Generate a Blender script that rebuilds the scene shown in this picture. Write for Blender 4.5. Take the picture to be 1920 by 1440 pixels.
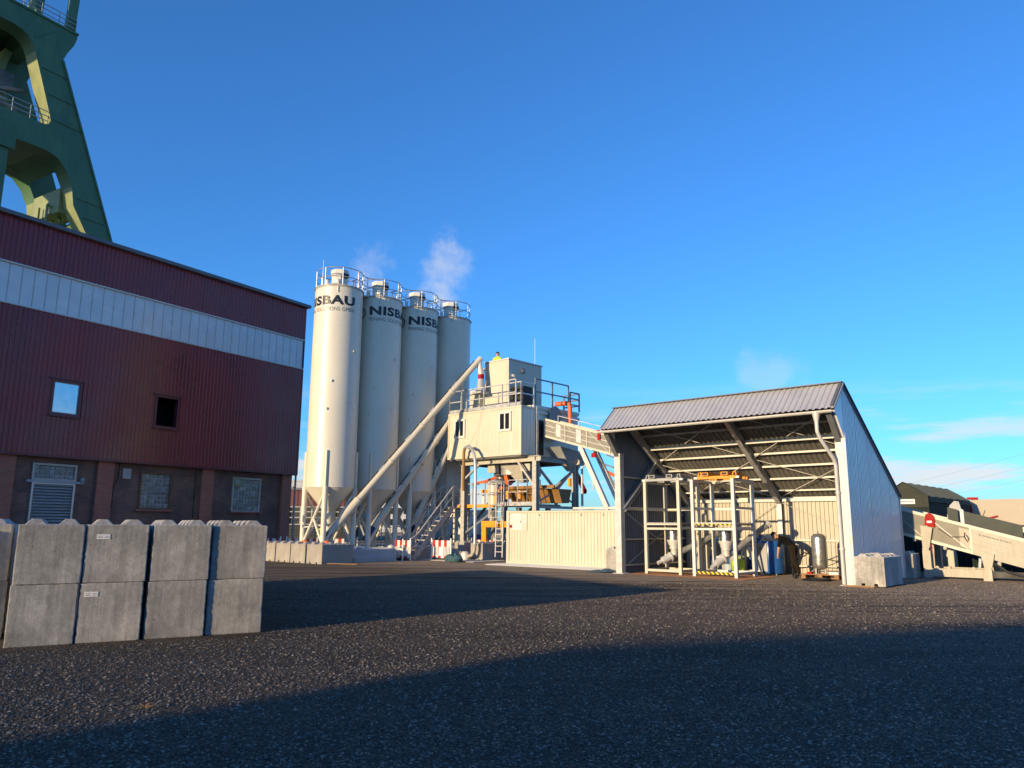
import bpy, bmesh, math, random
import numpy as np
from mathutils import Vector, Matrix
R = math.radians
random.seed(7)
scene = bpy.context.scene
for o in list(bpy.data.objects): bpy.data.objects.remove(o)
col = scene.collection

# ------------------------------------------------------------------ camera
cd = bpy.data.cameras.new('camera'); cam = bpy.data.objects.new('camera', cd); col.objects.link(cam)
cd.sensor_width = 36; cd.lens = 36 * 1443 / 1920; cd.clip_end = 3000; cd.clip_start = .05
PITCH = math.atan(266 / 1443)
cam.matrix_world = Matrix.Translation((0, 0, 1.62)) @ Matrix.Rotation(R(90) + PITCH, 4, 'X') @ Matrix.Rotation(.006, 4, 'Z')
scene.camera = cam

# ------------------------------------------------------------------ sky, sun, exposure
SUN_AZ, SUN_EL = 44.0, 7.9          # azimuth the light travels towards, elevation
world = bpy.data.worlds.new('World'); scene.world = world; world.use_nodes = True
nt = world.node_tree; nt.nodes.clear()
def wn(t, **k):
    n = nt.nodes.new(t)
    for a, b in k.items(): setattr(n, a, b)
    return n
sky = wn('ShaderNodeTexSky', sky_type='NISHITA', sun_disc=False, sun_elevation=R(SUN_EL), sun_rotation=R(SUN_AZ + 180),
         altitude=50, air_density=1.0, dust_density=0.3, ozone_density=6.0)
bg = wn('ShaderNodeBackground'); bg.inputs['Strength'].default_value = 0.15
out = wn('ShaderNodeOutputWorld')
hsv = wn('ShaderNodeHueSaturation'); hsv.inputs['Saturation'].default_value = .99
tint = wn('ShaderNodeMix', data_type='RGBA', blend_type='MULTIPLY'); tint.inputs[0].default_value = 1; tint.inputs[7].default_value = (.88, 1.04, 1.10, 1)
nt.links.new(sky.outputs[0], tint.inputs[6]); nt.links.new(tint.outputs[2], hsv.inputs['Color'])
tc = wn('ShaderNodeTexCoord'); sep = wn('ShaderNodeSeparateXYZ'); nt.links.new(tc.outputs['Generated'], sep.inputs[0])
def wmath(op, a, b=None, c=None):
    n = wn('ShaderNodeMath', operation=op)
    for i, x in enumerate((a, b, c)):
        if x is None: continue
        if hasattr(x, 'type'): nt.links.new(x, n.inputs[i])
        else: n.inputs[i].default_value = x
    return n.outputs[0]
def wramp(x, a, b, lo=0., hi=1.):
    n = wn('ShaderNodeMapRange', interpolation_type='SMOOTHSTEP'); nt.links.new(x, n.inputs[0])
    for i, q in enumerate((a, b, lo, hi)): n.inputs[i + 1].default_value = q
    return n.outputs[0]
def wnoise(scale, sc=(1, 1, 1), det=7, loc=(0, 0, 0)):
    m = wn('ShaderNodeMapping'); m.inputs['Scale'].default_value = sc; m.inputs['Location'].default_value = loc
    nt.links.new(tc.outputs['Generated'], m.inputs['Vector'])
    n = wn('ShaderNodeTexNoise'); n.inputs['Scale'].default_value = scale; n.inputs['Detail'].default_value = det; n.inputs['Roughness'].default_value = .62
    nt.links.new(m.outputs[0], n.inputs['Vector']); return n.outputs['Fac']
el = sep.outputs['Z']
# low broken cloud all round the horizon
band = wmath('MULTIPLY', wramp(el, .0, .03), wramp(el, .19, .06))
low = wmath('MULTIPLY', wramp(wnoise(3.6, (1, 1, 8.5)), .47, .64), band)
low = wmath('MULTIPLY', low, .85)
# two steam-like puffs of cloud over the silos and one thin one over the shed
puffs = None
def puff(d, size, amt, loc):
    global puffs
    v = Vector(d).normalized()
    dot = wn('ShaderNodeVectorMath', operation='DISTANCE'); nt.links.new(tc.outputs['Generated'], dot.inputs[0]); dot.inputs[1].default_value = v
    msk = wramp(dot.outputs['Value'], size, 0.0)
    nz = wramp(wmath('ADD', wnoise(15, (1, 1, 1), 8, loc), wmath('MULTIPLY', msk, .34)), .62, .92)
    p = wmath('MULTIPLY', wmath('MULTIPLY', nz, wramp(dot.outputs['Value'], size, size * .55)), amt)
    puffs = p if puffs is None else wmath('MAXIMUM', puffs, p)
puff((-.088, 1.0, .337), .075, .46, (0, 0, 0))
puff((-.100, 1.0, .315), .05, .5, (2, 0, 0))
puff((-.197, 1.0, .328), .065, .36, (4, 1, 0))
puff((.345, 1.0, .195), .075, .22, (1, 5, 0))
puff((-.268, 1.0, .085), .06, .85, (7, 5, 0))
cl = wmath('MAXIMUM', low, puffs)
mix = wn('ShaderNodeMix', data_type='RGBA'); nt.links.new(cl, mix.inputs[0]); nt.links.new(hsv.outputs[0], mix.inputs[6])
mix.inputs[7].default_value = (2.75, 2.7, 2.7, 1)
nt.links.new(mix.outputs[2], bg.inputs['Color']); nt.links.new(bg.outputs[0], out.inputs[0])

sl = bpy.data.lights.new('sun', 'SUN'); sl.energy = 2.95; sl.angle = R(.53); sl.color = (1, .74, .42)
sun = bpy.data.objects.new('sun', sl); col.objects.link(sun)
sd = Vector((math.sin(R(SUN_AZ)) * math.cos(R(SUN_EL)), math.cos(R(SUN_AZ)) * math.cos(R(SUN_EL)), -math.sin(R(SUN_EL))))
sun.rotation_euler = sd.to_track_quat('-Z', 'Y').to_euler(); sun.location = (-60, -60, 40)
vs = scene.view_settings; vs.view_transform = 'Standard'; vs.look = 'None'; vs.exposure = 1.02; vs.gamma = 1; vs.use_curve_mapping = False
scene.render.engine = 'CYCLES'

# ------------------------------------------------------------------ materials
def mat(name, color, rough=.5, metal=0., var=.12, scale=3., bump=0., bscale=40., streak=0., spec=.5, sc=(1, 1, 1), dirt=None, dirt_amt=.5, clear=0., island=0.):
    m = bpy.data.materials.new(name); m.use_nodes = True; t = m.node_tree; N = t.nodes; Lk = t.links
    b = N['Principled BSDF']; b.inputs['Roughness'].default_value = rough; b.inputs['Metallic'].default_value = metal
    if rough > .6 and 'Diffuse Roughness' in b.inputs: b.inputs['Diffuse Roughness'].default_value = 1.0
    b.inputs['Specular IOR Level'].default_value = spec; b.inputs['Coat Weight'].default_value = clear
    c = N.new('ShaderNodeTexCoord'); mp = N.new('ShaderNodeMapping'); mp.inputs['Scale'].default_value = sc; Lk.new(c.outputs['Object'], mp.inputs[0])
    nz = N.new('ShaderNodeTexNoise'); nz.inputs['Scale'].default_value = scale; nz.inputs['Detail'].default_value = 6; Lk.new(mp.outputs[0], nz.inputs[0])
    rp = N.new('ShaderNodeMapRange'); rp.inputs[1].default_value = .3; rp.inputs[2].default_value = .7; rp.inputs[3].default_value = 1 - var; rp.inputs[4].default_value = 1 + var
    Lk.new(nz.outputs['Fac'], rp.inputs[0]); fac = rp.outputs[0]
    oi = N.new('ShaderNodeObjectInfo'); r2 = N.new('ShaderNodeMapRange'); r2.inputs[3].default_value = 1 - var * .5; r2.inputs[4].default_value = 1 + var * .5; Lk.new(oi.outputs['Random'], r2.inputs[0])
    mu = N.new('ShaderNodeMath'); mu.operation = 'MULTIPLY'; Lk.new(fac, mu.inputs[0]); Lk.new(r2.outputs[0], mu.inputs[1]); fac = mu.outputs[0]
    if island:
        g = N.new('ShaderNodeNewGeometry'); r3 = N.new('ShaderNodeMapRange'); pw = N.new('ShaderNodeMath'); pw.operation = 'POWER'; pw.inputs[1].default_value = 2.6; Lk.new(g.outputs['Random Per Island'], pw.inputs[0]); r3.inputs[3].default_value = 1 - island * .8; r3.inputs[4].default_value = 1 + island * 2.5; Lk.new(pw.outputs[0], r3.inputs[0])
        mu = N.new('ShaderNodeMath'); mu.operation = 'MULTIPLY'; Lk.new(fac, mu.inputs[0]); Lk.new(r3.outputs[0], mu.inputs[1]); fac = mu.outputs[0]
    if streak:
        m2 = N.new('ShaderNodeMapping'); m2.inputs['Scale'].default_value = (9, 9, .5); Lk.new(c.outputs['Object'], m2.inputs[0])
        n2 = N.new('ShaderNodeTexNoise'); n2.inputs['Scale'].default_value = 2.0; n2.inputs['Detail'].default_value = 5; Lk.new(m2.outputs[0], n2.inputs[0])
        r4 = N.new('ShaderNodeMapRange'); r4.inputs[1].default_value = .35; r4.inputs[2].default_value = .7; r4.inputs[3].default_value = 1 + streak * .4; r4.inputs[4].default_value = 1 - streak; Lk.new(n2.outputs['Fac'], r4.inputs[0])
        mu = N.new('ShaderNodeMath'); mu.operation = 'MULTIPLY'; Lk.new(fac, mu.inputs[0]); Lk.new(r4.outputs[0], mu.inputs[1]); fac = mu.outputs[0]
    vm = N.new('ShaderNodeVectorMath'); vm.operation = 'SCALE'; vm.inputs[0].default_value = color[:3]; Lk.new(fac, vm.inputs['Scale']); cout = vm.outputs[0]
    if dirt:
        n3 = N.new('ShaderNodeTexNoise'); n3.inputs['Scale'].default_value = scale * 1.7 + .7; n3.inputs['Detail'].default_value = 9; n3.inputs['Roughness'].default_value = .7
        m3 = N.new('ShaderNodeMapping'); m3.inputs['Scale'].default_value = (1, 1, .35); m3.inputs['Location'].default_value = (5, 3, 1); Lk.new(c.outputs['Object'], m3.inputs[0]); Lk.new(m3.outputs[0], n3.inputs[0])
        r5 = N.new('ShaderNodeMapRange'); r5.inputs[1].default_value = .52; r5.inputs[2].default_value = .72; r5.inputs[4].default_value = dirt_amt; Lk.new(n3.outputs['Fac'], r5.inputs[0])
        mx = N.new('ShaderNodeMix'); mx.data_type = 'RGBA'; Lk.new(r5.outputs[0], mx.inputs[0]); Lk.new(cout, mx.inputs[6]); mx.inputs[7].default_value = (*dirt, 1); cout = mx.outputs[2]
    Lk.new(cout, b.inputs['Base Color'])
    if bump:
        n4 = N.new('ShaderNodeTexNoise'); n4.inputs['Scale'].default_value = bscale; n4.inputs['Detail'].default_value = 5; Lk.new(mp.outputs[0], n4.inputs[0])
        bp = N.new('ShaderNodeBump'); bp.inputs['Strength'].default_value = bump; bp.inputs['Distance'].default_value = .02; Lk.new(n4.outputs['Fac'], bp.inputs['Height']); Lk.new(bp.outputs[0], b.inputs['Normal'])
    rr = N.new('ShaderNodeMapRange'); rr.inputs[1].default_value = .3; rr.inputs[2].default_value = .7; rr.inputs[3].default_value = max(.03, rough - .08); rr.inputs[4].default_value = min(1, rough + .1)
    Lk.new(nz.outputs['Fac'], rr.inputs[0]); Lk.new(rr.outputs[0], b.inputs['Roughness'])
    return m
M = {}
M['concrete'] = mat('concrete', (.46, .445, .40), .85, var=.14, scale=2.6, bump=.22, bscale=30, streak=.2, dirt=(.26, .25, .225), dirt_amt=.6)
def pitted(m, amount=.75):
    t = m.node_tree; N = t.nodes; Lk = t.links; b = N['Principled BSDF']; c = N.new('ShaderNodeTexCoord'); src = b.inputs['Base Color'].links[0].from_socket
    oi_ = N.new('ShaderNodeObjectInfo'); sc_ = N.new('ShaderNodeVectorMath'); sc_.operation = 'SCALE'; Lk.new(oi_.outputs['Location'], sc_.inputs[0]); sc_.inputs['Scale'].default_value = 3.7
    ad = N.new('ShaderNodeVectorMath'); Lk.new(c.outputs['Object'], ad.inputs[0]); Lk.new(sc_.outputs[0], ad.inputs[1])
    v = N.new('ShaderNodeTexVoronoi'); v.inputs['Scale'].default_value = 19; Lk.new(ad.outputs[0], v.inputs['Vector']); sc2 = N.new('ShaderNodeSeparateColor'); Lk.new(v.outputs['Color'], sc2.inputs[0])
    mr = N.new('ShaderNodeMapRange'); mr.inputs[1].default_value = .80; mr.inputs[2].default_value = 1.0; mr.inputs[3].default_value = .0; mr.inputs[4].default_value = .2; Lk.new(sc2.outputs[0], mr.inputs[0])
    lt = N.new('ShaderNodeMath'); lt.operation = 'LESS_THAN'; Lk.new(v.outputs['Distance'], lt.inputs[0]); Lk.new(mr.outputs[0], lt.inputs[1])
    n = N.new('ShaderNodeTexNoise'); n.inputs['Scale'].default_value = 14; n.inputs['Detail'].default_value = 8; n.inputs['Roughness'].default_value = .75; Lk.new(ad.outputs[0], n.inputs[0])
    r2 = N.new('ShaderNodeMapRange'); r2.inputs[1].default_value = .35; r2.inputs[2].default_value = .65; r2.inputs[3].default_value = .80; r2.inputs[4].default_value = 1.14; Lk.new(n.outputs['Fac'], r2.inputs[0])
    vm = N.new('ShaderNodeVectorMath'); vm.operation = 'SCALE'; Lk.new(src, vm.inputs[0]); Lk.new(r2.outputs[0], vm.inputs['Scale'])
    n2 = N.new('ShaderNodeTexNoise'); n2.inputs['Scale'].default_value = 1.6; n2.inputs['Detail'].default_value = 4; Lk.new(ad.outputs[0], n2.inputs[0]); r3 = N.new('ShaderNodeMapRange'); r3.inputs[1].default_value = .35; r3.inputs[2].default_value = .65; r3.inputs[3].default_value = .78; r3.inputs[4].default_value = 1.12; Lk.new(n2.outputs['Fac'], r3.inputs[0])
    vm2 = N.new('ShaderNodeVectorMath'); vm2.operation = 'SCALE'; Lk.new(vm.outputs[0], vm2.inputs[0]); Lk.new(r3.outputs[0], vm2.inputs['Scale'])
    mu = N.new('ShaderNodeMath'); mu.operation = 'MULTIPLY'; mu.inputs[1].default_value = amount; Lk.new(lt.outputs[0], mu.inputs[0])
    mx = N.new('ShaderNodeMix'); mx.data_type = 'RGBA'; Lk.new(mu.outputs[0], mx.inputs[0]); Lk.new(vm2.outputs[0], mx.inputs[6]); mx.inputs[7].default_value = (.07, .065, .06, 1); Lk.new(mx.outputs[2], b.inputs['Base Color'])
pitted(M['concrete'], .55)
M['concrete_warm'] = mat('concrete_warm', (.42, .39, .335), .85, var=.12, scale=2, bump=.4, bscale=50, streak=.1, dirt=(.28, .24, .19), dirt_amt=.5)
M['plinth'] = mat('plinth', (.50, .50, .50), .8, var=.08, scale=1.2, bump=.15, dirt=(.38, .36, .33), dirt_amt=.45)
M['silo'] = mat('silo', (.67, .64, .535), .35, var=.035, scale=.7, dirt=(.50, .48, .43), dirt_amt=.22, streak=.03)
M['cream'] = mat('cream', (.59, .55, .435), .45, var=.05, scale=1.2, dirt=(.52, .47, .38), dirt_amt=.35, streak=.05)
M['cream_dirty'] = mat('cream_dirty', (.46, .43, .345), .6, var=.12, scale=2.2, bump=.1, dirt=(.36, .28, .18), dirt_amt=.55, streak=.1)
M['white'] = mat('white', (.66, .65, .61), .45, var=.06, scale=2, dirt=(.5, .46, .4), dirt_amt=.4)
M['galv'] = mat('galv', (.50, .51, .52), .42, metal=.55, var=.14, scale=6, dirt=(.36, .37, .38), dirt_amt=.4)
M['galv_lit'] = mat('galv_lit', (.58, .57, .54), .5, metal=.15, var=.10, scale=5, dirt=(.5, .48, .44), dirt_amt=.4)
M['galv_sheet'] = mat('galv_sheet', (.55, .56, .57), .38, metal=.35, var=.06, scale=2)
M['panel_grey'] = mat('panel_grey', (.80, .80, .79), .3, metal=.1, var=.025, scale=.6, spec=.6)
M['roof_trim'] = mat('roof_trim', (.12, .13, .15), .45, var=.08)
M['steel_dark'] = mat('steel_dark', (.20, .21, .22), .45, metal=.4, var=.15, scale=4)
M['steel_beige'] = mat('steel_beige', (.46, .44, .38), .5, var=.1, scale=3, dirt=(.3, .26, .2), dirt_amt=.4)
M['steel_grey'] = mat('steel_grey', (.36, .37, .37), .5, var=.1, scale=3, dirt=(.25, .23, .2), dirt_amt=.4)
M['black'] = mat('black', (.012, .012, .013), .55, var=.2)
M['dark_glass'] = mat('dark_glass', (.012, .013, .015), .06, var=.1, spec=.6)
M['sky_glass'] = mat('sky_glass', (.50, .55, .58), .04, var=.05, spec=1.0, metal=1.0)
M['maroon'] = mat('maroon', (.24, .032, .037), .30, var=.13, scale=.5, spec=.45, streak=.03)
M['maroon_trim'] = mat('maroon_trim', (.11, .02, .03), .4, var=.08)
M['band'] = mat('band', (.62, .68, .70), .22, var=.05, scale=1.3, spec=.5)
M['green'] = mat('green', (.075, .165, .080), .5, var=.16, scale=.5, dirt=(.04, .095, .05), dirt_amt=.6, streak=.12)
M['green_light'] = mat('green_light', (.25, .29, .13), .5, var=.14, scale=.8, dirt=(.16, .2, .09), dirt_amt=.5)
M['orange'] = mat('orange', (.78, .31, .02), .45, var=.1, scale=3, dirt=(.35, .15, .03), dirt_amt=.4)
M['rust_orange'] = mat('rust_orange', (.26, .13, .03), .6, var=.2, scale=2, dirt=(.1, .06, .03), dirt_amt=.6)
M['red'] = mat('red', (.34, .006, .008), .6, spec=.2, var=.08, scale=3)
M['orange_red'] = mat('orange_red', (.72, .13, .035), .45, var=.1)
M['yellow'] = mat('yellow', (.80, .55, .03), .5, var=.06)
M['blue'] = mat('blue', (.02, .11, .36), .38, var=.1, scale=4)
M['blue_dark'] = mat('blue_dark', (.02, .05, .14), .45, var=.15)
M['blue_pale'] = mat('blue_pale', (.42, .52, .62), .5, var=.06)
M['stainless'] = mat('stainless', (.60, .59, .57), .22, metal=.95, var=.06, scale=8)
M['tank'] = mat('tank', (.46, .46, .44), .32, metal=.75, var=.10, scale=9)
M['wood'] = mat('wood', (.36, .20, .09), .75, var=.25, scale=6, bump=.3, bscale=60)
M['rust_plate'] = mat('rust_plate', (.22, .105, .05), .75, var=.25, scale=3, bump=.2, dirt=(.13, .06, .03), dirt_amt=.6)
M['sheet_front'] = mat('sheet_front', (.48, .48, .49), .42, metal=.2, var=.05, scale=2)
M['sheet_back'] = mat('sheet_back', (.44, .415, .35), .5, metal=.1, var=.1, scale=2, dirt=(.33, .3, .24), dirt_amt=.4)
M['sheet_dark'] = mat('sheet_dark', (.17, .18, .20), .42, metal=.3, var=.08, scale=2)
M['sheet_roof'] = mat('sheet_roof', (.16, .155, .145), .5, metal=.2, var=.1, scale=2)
M['rubber'] = mat('rubber', (.018, .018, .02), .55, var=.2)
M['tarp_teal'] = mat('tarp_teal', (.05, .11, .13), .5, var=.2, scale=5)
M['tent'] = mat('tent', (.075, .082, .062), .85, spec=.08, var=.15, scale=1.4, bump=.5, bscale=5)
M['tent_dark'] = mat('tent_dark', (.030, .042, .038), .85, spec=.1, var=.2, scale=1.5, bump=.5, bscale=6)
M['beige_tarp'] = mat('beige_tarp', (.42, .36, .28), .6, var=.04, scale=1)
M['mesh_grey'] = mat('mesh_grey', (.11, .12, .105), .85, spec=.1, var=.1, scale=5)
M['perforated'] = mat('perforated', (.33, .315, .255), .7, spec=.2, var=.12, scale=3)
M['paper'] = mat('paper', (.78, .78, .74), .6, var=.03)
M['ink'] = mat('ink', (.012, .013, .02), .4, var=.1)
M['ink_grey'] = mat('ink_grey', (.09, .09, .09), .45, var=.1)
M['far_white'] = mat('far_white', (.58, .59, .60), .7, var=.05, scale=.2)
M['far_maroon'] = mat('far_maroon', (.10, .022, .03), .5, var=.1, scale=.5)
M['vest'] = mat('vest', (.55, .75, .03), .6, var=.08); M['skin'] = mat('skin', (.48, .27, .19), .6, var=.05)
M['cloth_dark'] = mat('cloth_dark', (.009, .009, .011), .9, spec=.05, var=.2, scale=12); M['cloth_brown'] = mat('cloth_brown', (.025, .019, .013), .9, spec=.05, var=.2, scale=12)
M['cloth_orange'] = mat('cloth_orange', (.7, .2, .03), .7, var=.1); M['hair'] = mat('hair', (.015, .01, .008), .6)
M['pink'] = mat('pink', (.38, .10, .2), .8, var=.15); M['leaf'] = mat('leaf', (.5, .22, .03), .6, var=.1)
M['stone'] = mat('stone', (.128, .108, .082), .65, var=.3, scale=30, island=.7, spec=.35)
M['mesh_green'] = mat('mesh_green', (.04, .08, .06), .6)

def brick_mat(name, c1, c2, mortar, soot):
    m = bpy.data.materials.new(name); m.use_nodes = True; t = m.node_tree; N = t.nodes; Lk = t.links; b = N['Principled BSDF']; b.inputs['Roughness'].default_value = .85
    c = N.new('ShaderNodeTexCoord'); mp = N.new('ShaderNodeMapping'); mp.inputs['Rotation'].default_value = (R(90), 0, R(90)); Lk.new(c.outputs['Object'], mp.inputs[0])
    sx = N.new('ShaderNodeSeparateXYZ'); Lk.new(c.outputs['Object'], sx.inputs[0]); cx = N.new('ShaderNodeCombineXYZ')
    ad = N.new('ShaderNodeMath'); ad.operation = 'ADD'; Lk.new(sx.outputs['X'], ad.inputs[0]); Lk.new(sx.outputs['Y'], ad.inputs[1])
    Lk.new(ad.outputs[0], cx.inputs[0]); Lk.new(sx.outputs['Z'], cx.inputs[1])
    br = N.new('ShaderNodeTexBrick'); Lk.new(cx.outputs[0], br.inputs[0])
    br.inputs['Scale'].default_value = 1; br.inputs['Brick Width'].default_value = .25; br.inputs['Row Height'].default_value = .075; br.inputs['Mortar Size'].default_value = .008
    br.inputs['Color1'].default_value = (*c1, 1); br.inputs['Color2'].default_value = (*c2, 1); br.inputs['Mortar'].default_value = (*mortar, 1); br.inputs['Bias'].default_value = -.1
    nz = N.new('ShaderNodeTexNoise'); nz.inputs['Scale'].default_value = .9; nz.inputs['Detail'].default_value = 8; nz.inputs['Roughness'].default_value = .65; Lk.new(c.outputs['Object'], nz.inputs[0])
    rp = N.new('ShaderNodeMapRange'); rp.inputs[1].default_value = .38; rp.inputs[2].default_value = .62; rp.inputs[4].default_value = soot; Lk.new(nz.outputs['Fac'], rp.inputs[0])
    mx = N.new('ShaderNodeMix'); mx.data_type = 'RGBA'; Lk.new(rp.outputs[0], mx.inputs[0]); Lk.new(br.outputs['Color'], mx.inputs[6]); mx.inputs[7].default_value = (.045, .036, .033, 1)
    Lk.new(mx.outputs[2], b.inputs['Base Color'])
    bp = N.new('ShaderNodeBump'); bp.inputs['Strength'].default_value = .6; bp.inputs['Distance'].default_value = .02; bp.invert = True; Lk.new(br.outputs['Fac'], bp.inputs['Height']); Lk.new(bp.outputs[0], b.inputs['Normal'])
    return m
M['brick_dark'] = brick_mat('brick_dark', (.28, .125, .088), (.18, .10, .075), (.24, .205, .17), .55)
M['brick_red'] = brick_mat('brick_red', (.52, .16, .10), (.40, .12, .08), (.28, .22, .18), .15)

def glass_block_mat():
    m = mat('glass_block', (.16, .18, .17), .12, var=.35, scale=4, spec=.8, island=.3, bump=.5, bscale=18); return m
M['glass_block'] = glass_block_mat()

def ground_mat():
    m = bpy.data.materials.new('gravel_ground'); m.use_nodes = True; t = m.node_tree; N = t.nodes; Lk = t.links; b = N['Principled BSDF']
    b.inputs['Roughness'].default_value = .85; b.inputs['Specular IOR Level'].default_value = .25
    if 'Diffuse Roughness' in b.inputs: b.inputs['Diffuse Roughness'].default_value = 1.0
    c = N.new('ShaderNodeTexCoord').outputs['Object']
    def vor(s, feat='F1'):
        v = N.new('ShaderNodeTexVoronoi'); v.feature = feat; v.inputs['Scale'].default_value = s; Lk.new(c, v.inputs['Vector']); return v
    def noise(s, d=6, sc=(1, 1, 1), rot=0, r=.6):
        mp = N.new('ShaderNodeMapping'); mp.inputs['Scale'].default_value = sc; mp.inputs['Rotation'].default_value = (0, 0, rot); mp.vector_type = 'TEXTURE' if False else 'POINT'; Lk.new(c, mp.inputs[0])
        n = N.new('ShaderNodeTexNoise'); n.inputs['Scale'].default_value = s; n.inputs['Detail'].default_value = d; n.inputs['Roughness'].default_value = r; Lk.new(mp.outputs[0], n.inputs[0]); return n.outputs['Fac']
    def mr(x, a, bb, lo=0., hi=1.):
        n = N.new('ShaderNodeMapRange'); Lk.new(x, n.inputs[0])
        for i, q in enumerate((a, bb, lo, hi)): n.inputs[i + 1].default_value = q
        return n.outputs[0]
    def mth(op, a, bb):
        n = N.new('ShaderNodeMath'); n.operation = op
        for i, x in enumerate((a, bb)):
            if hasattr(x, 'type'): Lk.new(x, n.inputs[i])
            else: n.inputs[i].default_value = x
        return n.outputs[0]
    def mixc(f, a, bb):
        n = N.new('ShaderNodeMix'); n.data_type = 'RGBA'
        for i, x in ((0, f), (6, a), (7, bb)):
            if hasattr(x, 'type'): Lk.new(x, n.inputs[i])
            elif isinstance(x, tuple): n.inputs[i].default_value = (*x, 1)
            else: n.inputs[i].default_value = x
        return n.outputs[2]
    v1 = vor(38); v2 = vor(85)
    bw = N.new('ShaderNodeSeparateColor'); Lk.new(v1.outputs['Color'], bw.inputs[0]); bw2 = N.new('ShaderNodeSeparateColor'); Lk.new(v2.outputs['Color'], bw2.inputs[0])
    cell = mth('MULTIPLY', mr(bw.outputs[0], 0, 1, .45, 1.5), mr(bw2.outputs[1], 0, 1, .6, 1.4))
    bright = mth('MULTIPLY', mr(bw.outputs[1], .955, .965, 0, 1), 1.6)
    cell = mth('ADD', cell, bright)
    grav = N.new('ShaderNodeVectorMath'); grav.operation = 'SCALE'; grav.inputs[0].default_value = (.118, .092, .063); Lk.new(cell, grav.inputs['Scale'])
    # damp tyre tracks, dusty patches
    trk = mr(noise(.8, 5, (.10, 1.0, 1), R(42)), .48, .62); pat = mr(noise(.35, 7), .40, .62)
    sx0 = N.new('ShaderNodeSeparateXYZ'); Lk.new(c, sx0.inputs[0])
    u0 = mth('ADD', mth('MULTIPLY', sx0.outputs['X'], .669), mth('MULTIPLY', sx0.outputs['Y'], .743))
    worn = mr(mth('ADD', u0, mth('MULTIPLY', noise(.25, 6), 7.0)), 13.0, 19.5)
    damp = mixc(mth('MULTIPLY', trk, .55), grav.outputs[0], (.036, .027, .019))
    dusty0 = mixc(mth('MULTIPLY', worn, mr(noise(1.1, 8, (.25, 1.0, 1), R(42)), .36, .56, .25, .9)), damp, (.29, .225, .158))
    dusty = mixc(mth('MULTIPLY', pat, .35), dusty0, (.185, .145, .102))
    # trodden sandy apron round the plant: distance along the plant's depth axis
    sx = N.new('ShaderNodeSeparateXYZ'); Lk.new(c, sx.inputs[0])
    u = mth('ADD', mth('MULTIPLY', sx.outputs['X'], .669), mth('MULTIPLY', sx.outputs['Y'], .743))
    u = mth('ADD', u, mth('MULTIPLY', noise(.6, 6), 3.4))
    sand = mixc(mr(u, 20.2, 22.8), dusty, mixc(noise(2.2, 8), (.52, .41, .29), (.32, .25, .18)))
    # dark damp wheel ruts crossing the yard in front of the plant
    rut = mth('MULTIPLY', mr(noise(1.5, 4, (.055, 1.0, 1), R(40), .5), .50, .60), mr(mth('ADD', u0, mth('MULTIPLY', noise(.4, 5), 4.0)), 13.5, 17.0))
    rut = mth('MULTIPLY', rut, mr(u0, 22.6, 21.6))
    sand = mixc(mth('MULTIPLY', rut, .72), sand, (.060, .043, .030))
    Lk.new(sand, b.inputs['Base Color'])
    h = mth('ADD', mth('MULTIPLY', v1.outputs['Distance'], 1.0), mth('MULTIPLY', v2.outputs['Distance'], .5))
    bp = N.new('ShaderNodeBump'); bp.inputs['Strength'].default_value = 1.0; bp.inputs['Distance'].default_value = .045; bp.invert = True; Lk.new(h, bp.inputs['Height'])
    bp2 = N.new('ShaderNodeBump'); bp2.inputs['Strength'].default_value = .8; bp2.inputs['Distance'].default_value = .22; Lk.new(noise(2.4, 7), bp2.inputs['Height']); Lk.new(bp2.outputs[0], bp.inputs['Normal'])
    Lk.new(bp.outputs[0], b.inputs['Normal'])
    return m
M['ground'] = ground_mat()

def stripe_mat(name, c1, c2, period, axis=(1, 0, 1), rough=.5):
    m = bpy.data.materials.new(name); m.use_nodes = True; t = m.node_tree; N = t.nodes; Lk = t.links; b = N['Principled BSDF']; b.inputs['Roughness'].default_value = rough
    c = N.new('ShaderNodeTexCoord'); d = N.new('ShaderNodeVectorMath'); d.operation = 'DOT_PRODUCT'; d.inputs[1].default_value = axis; Lk.new(c.outputs['Object'], d.inputs[0])
    f = N.new('ShaderNodeMath'); f.operation = 'MODULO'; f.inputs[1].default_value = period; a = N.new('ShaderNodeMath'); a.operation = 'ADD'; a.inputs[1].default_value = 100 * period; Lk.new(d.outputs['Value'], a.inputs[0]); Lk.new(a.outputs[0], f.inputs[0])
    g = N.new('ShaderNodeMath'); g.operation = 'GREATER_THAN'; g.inputs[1].default_value = period / 2; Lk.new(f.outputs[0], g.inputs[0])
    mx = N.new('ShaderNodeMix'); mx.data_type = 'RGBA'; Lk.new(g.outputs[0], mx.inputs[0]); mx.inputs[6].default_value = (*c1, 1); mx.inputs[7].default_value = (*c2, 1); Lk.new(mx.outputs[2], b.inputs['Base Color'])
    return m
M['hazard'] = stripe_mat('hazard', (.75, .55, .03), (.015, .015, .015), .16)
M['red_white'] = stripe_mat('red_white', (.70, .69, .66), (.42, .014, .016), .36, (1, 0, 0))

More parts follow.
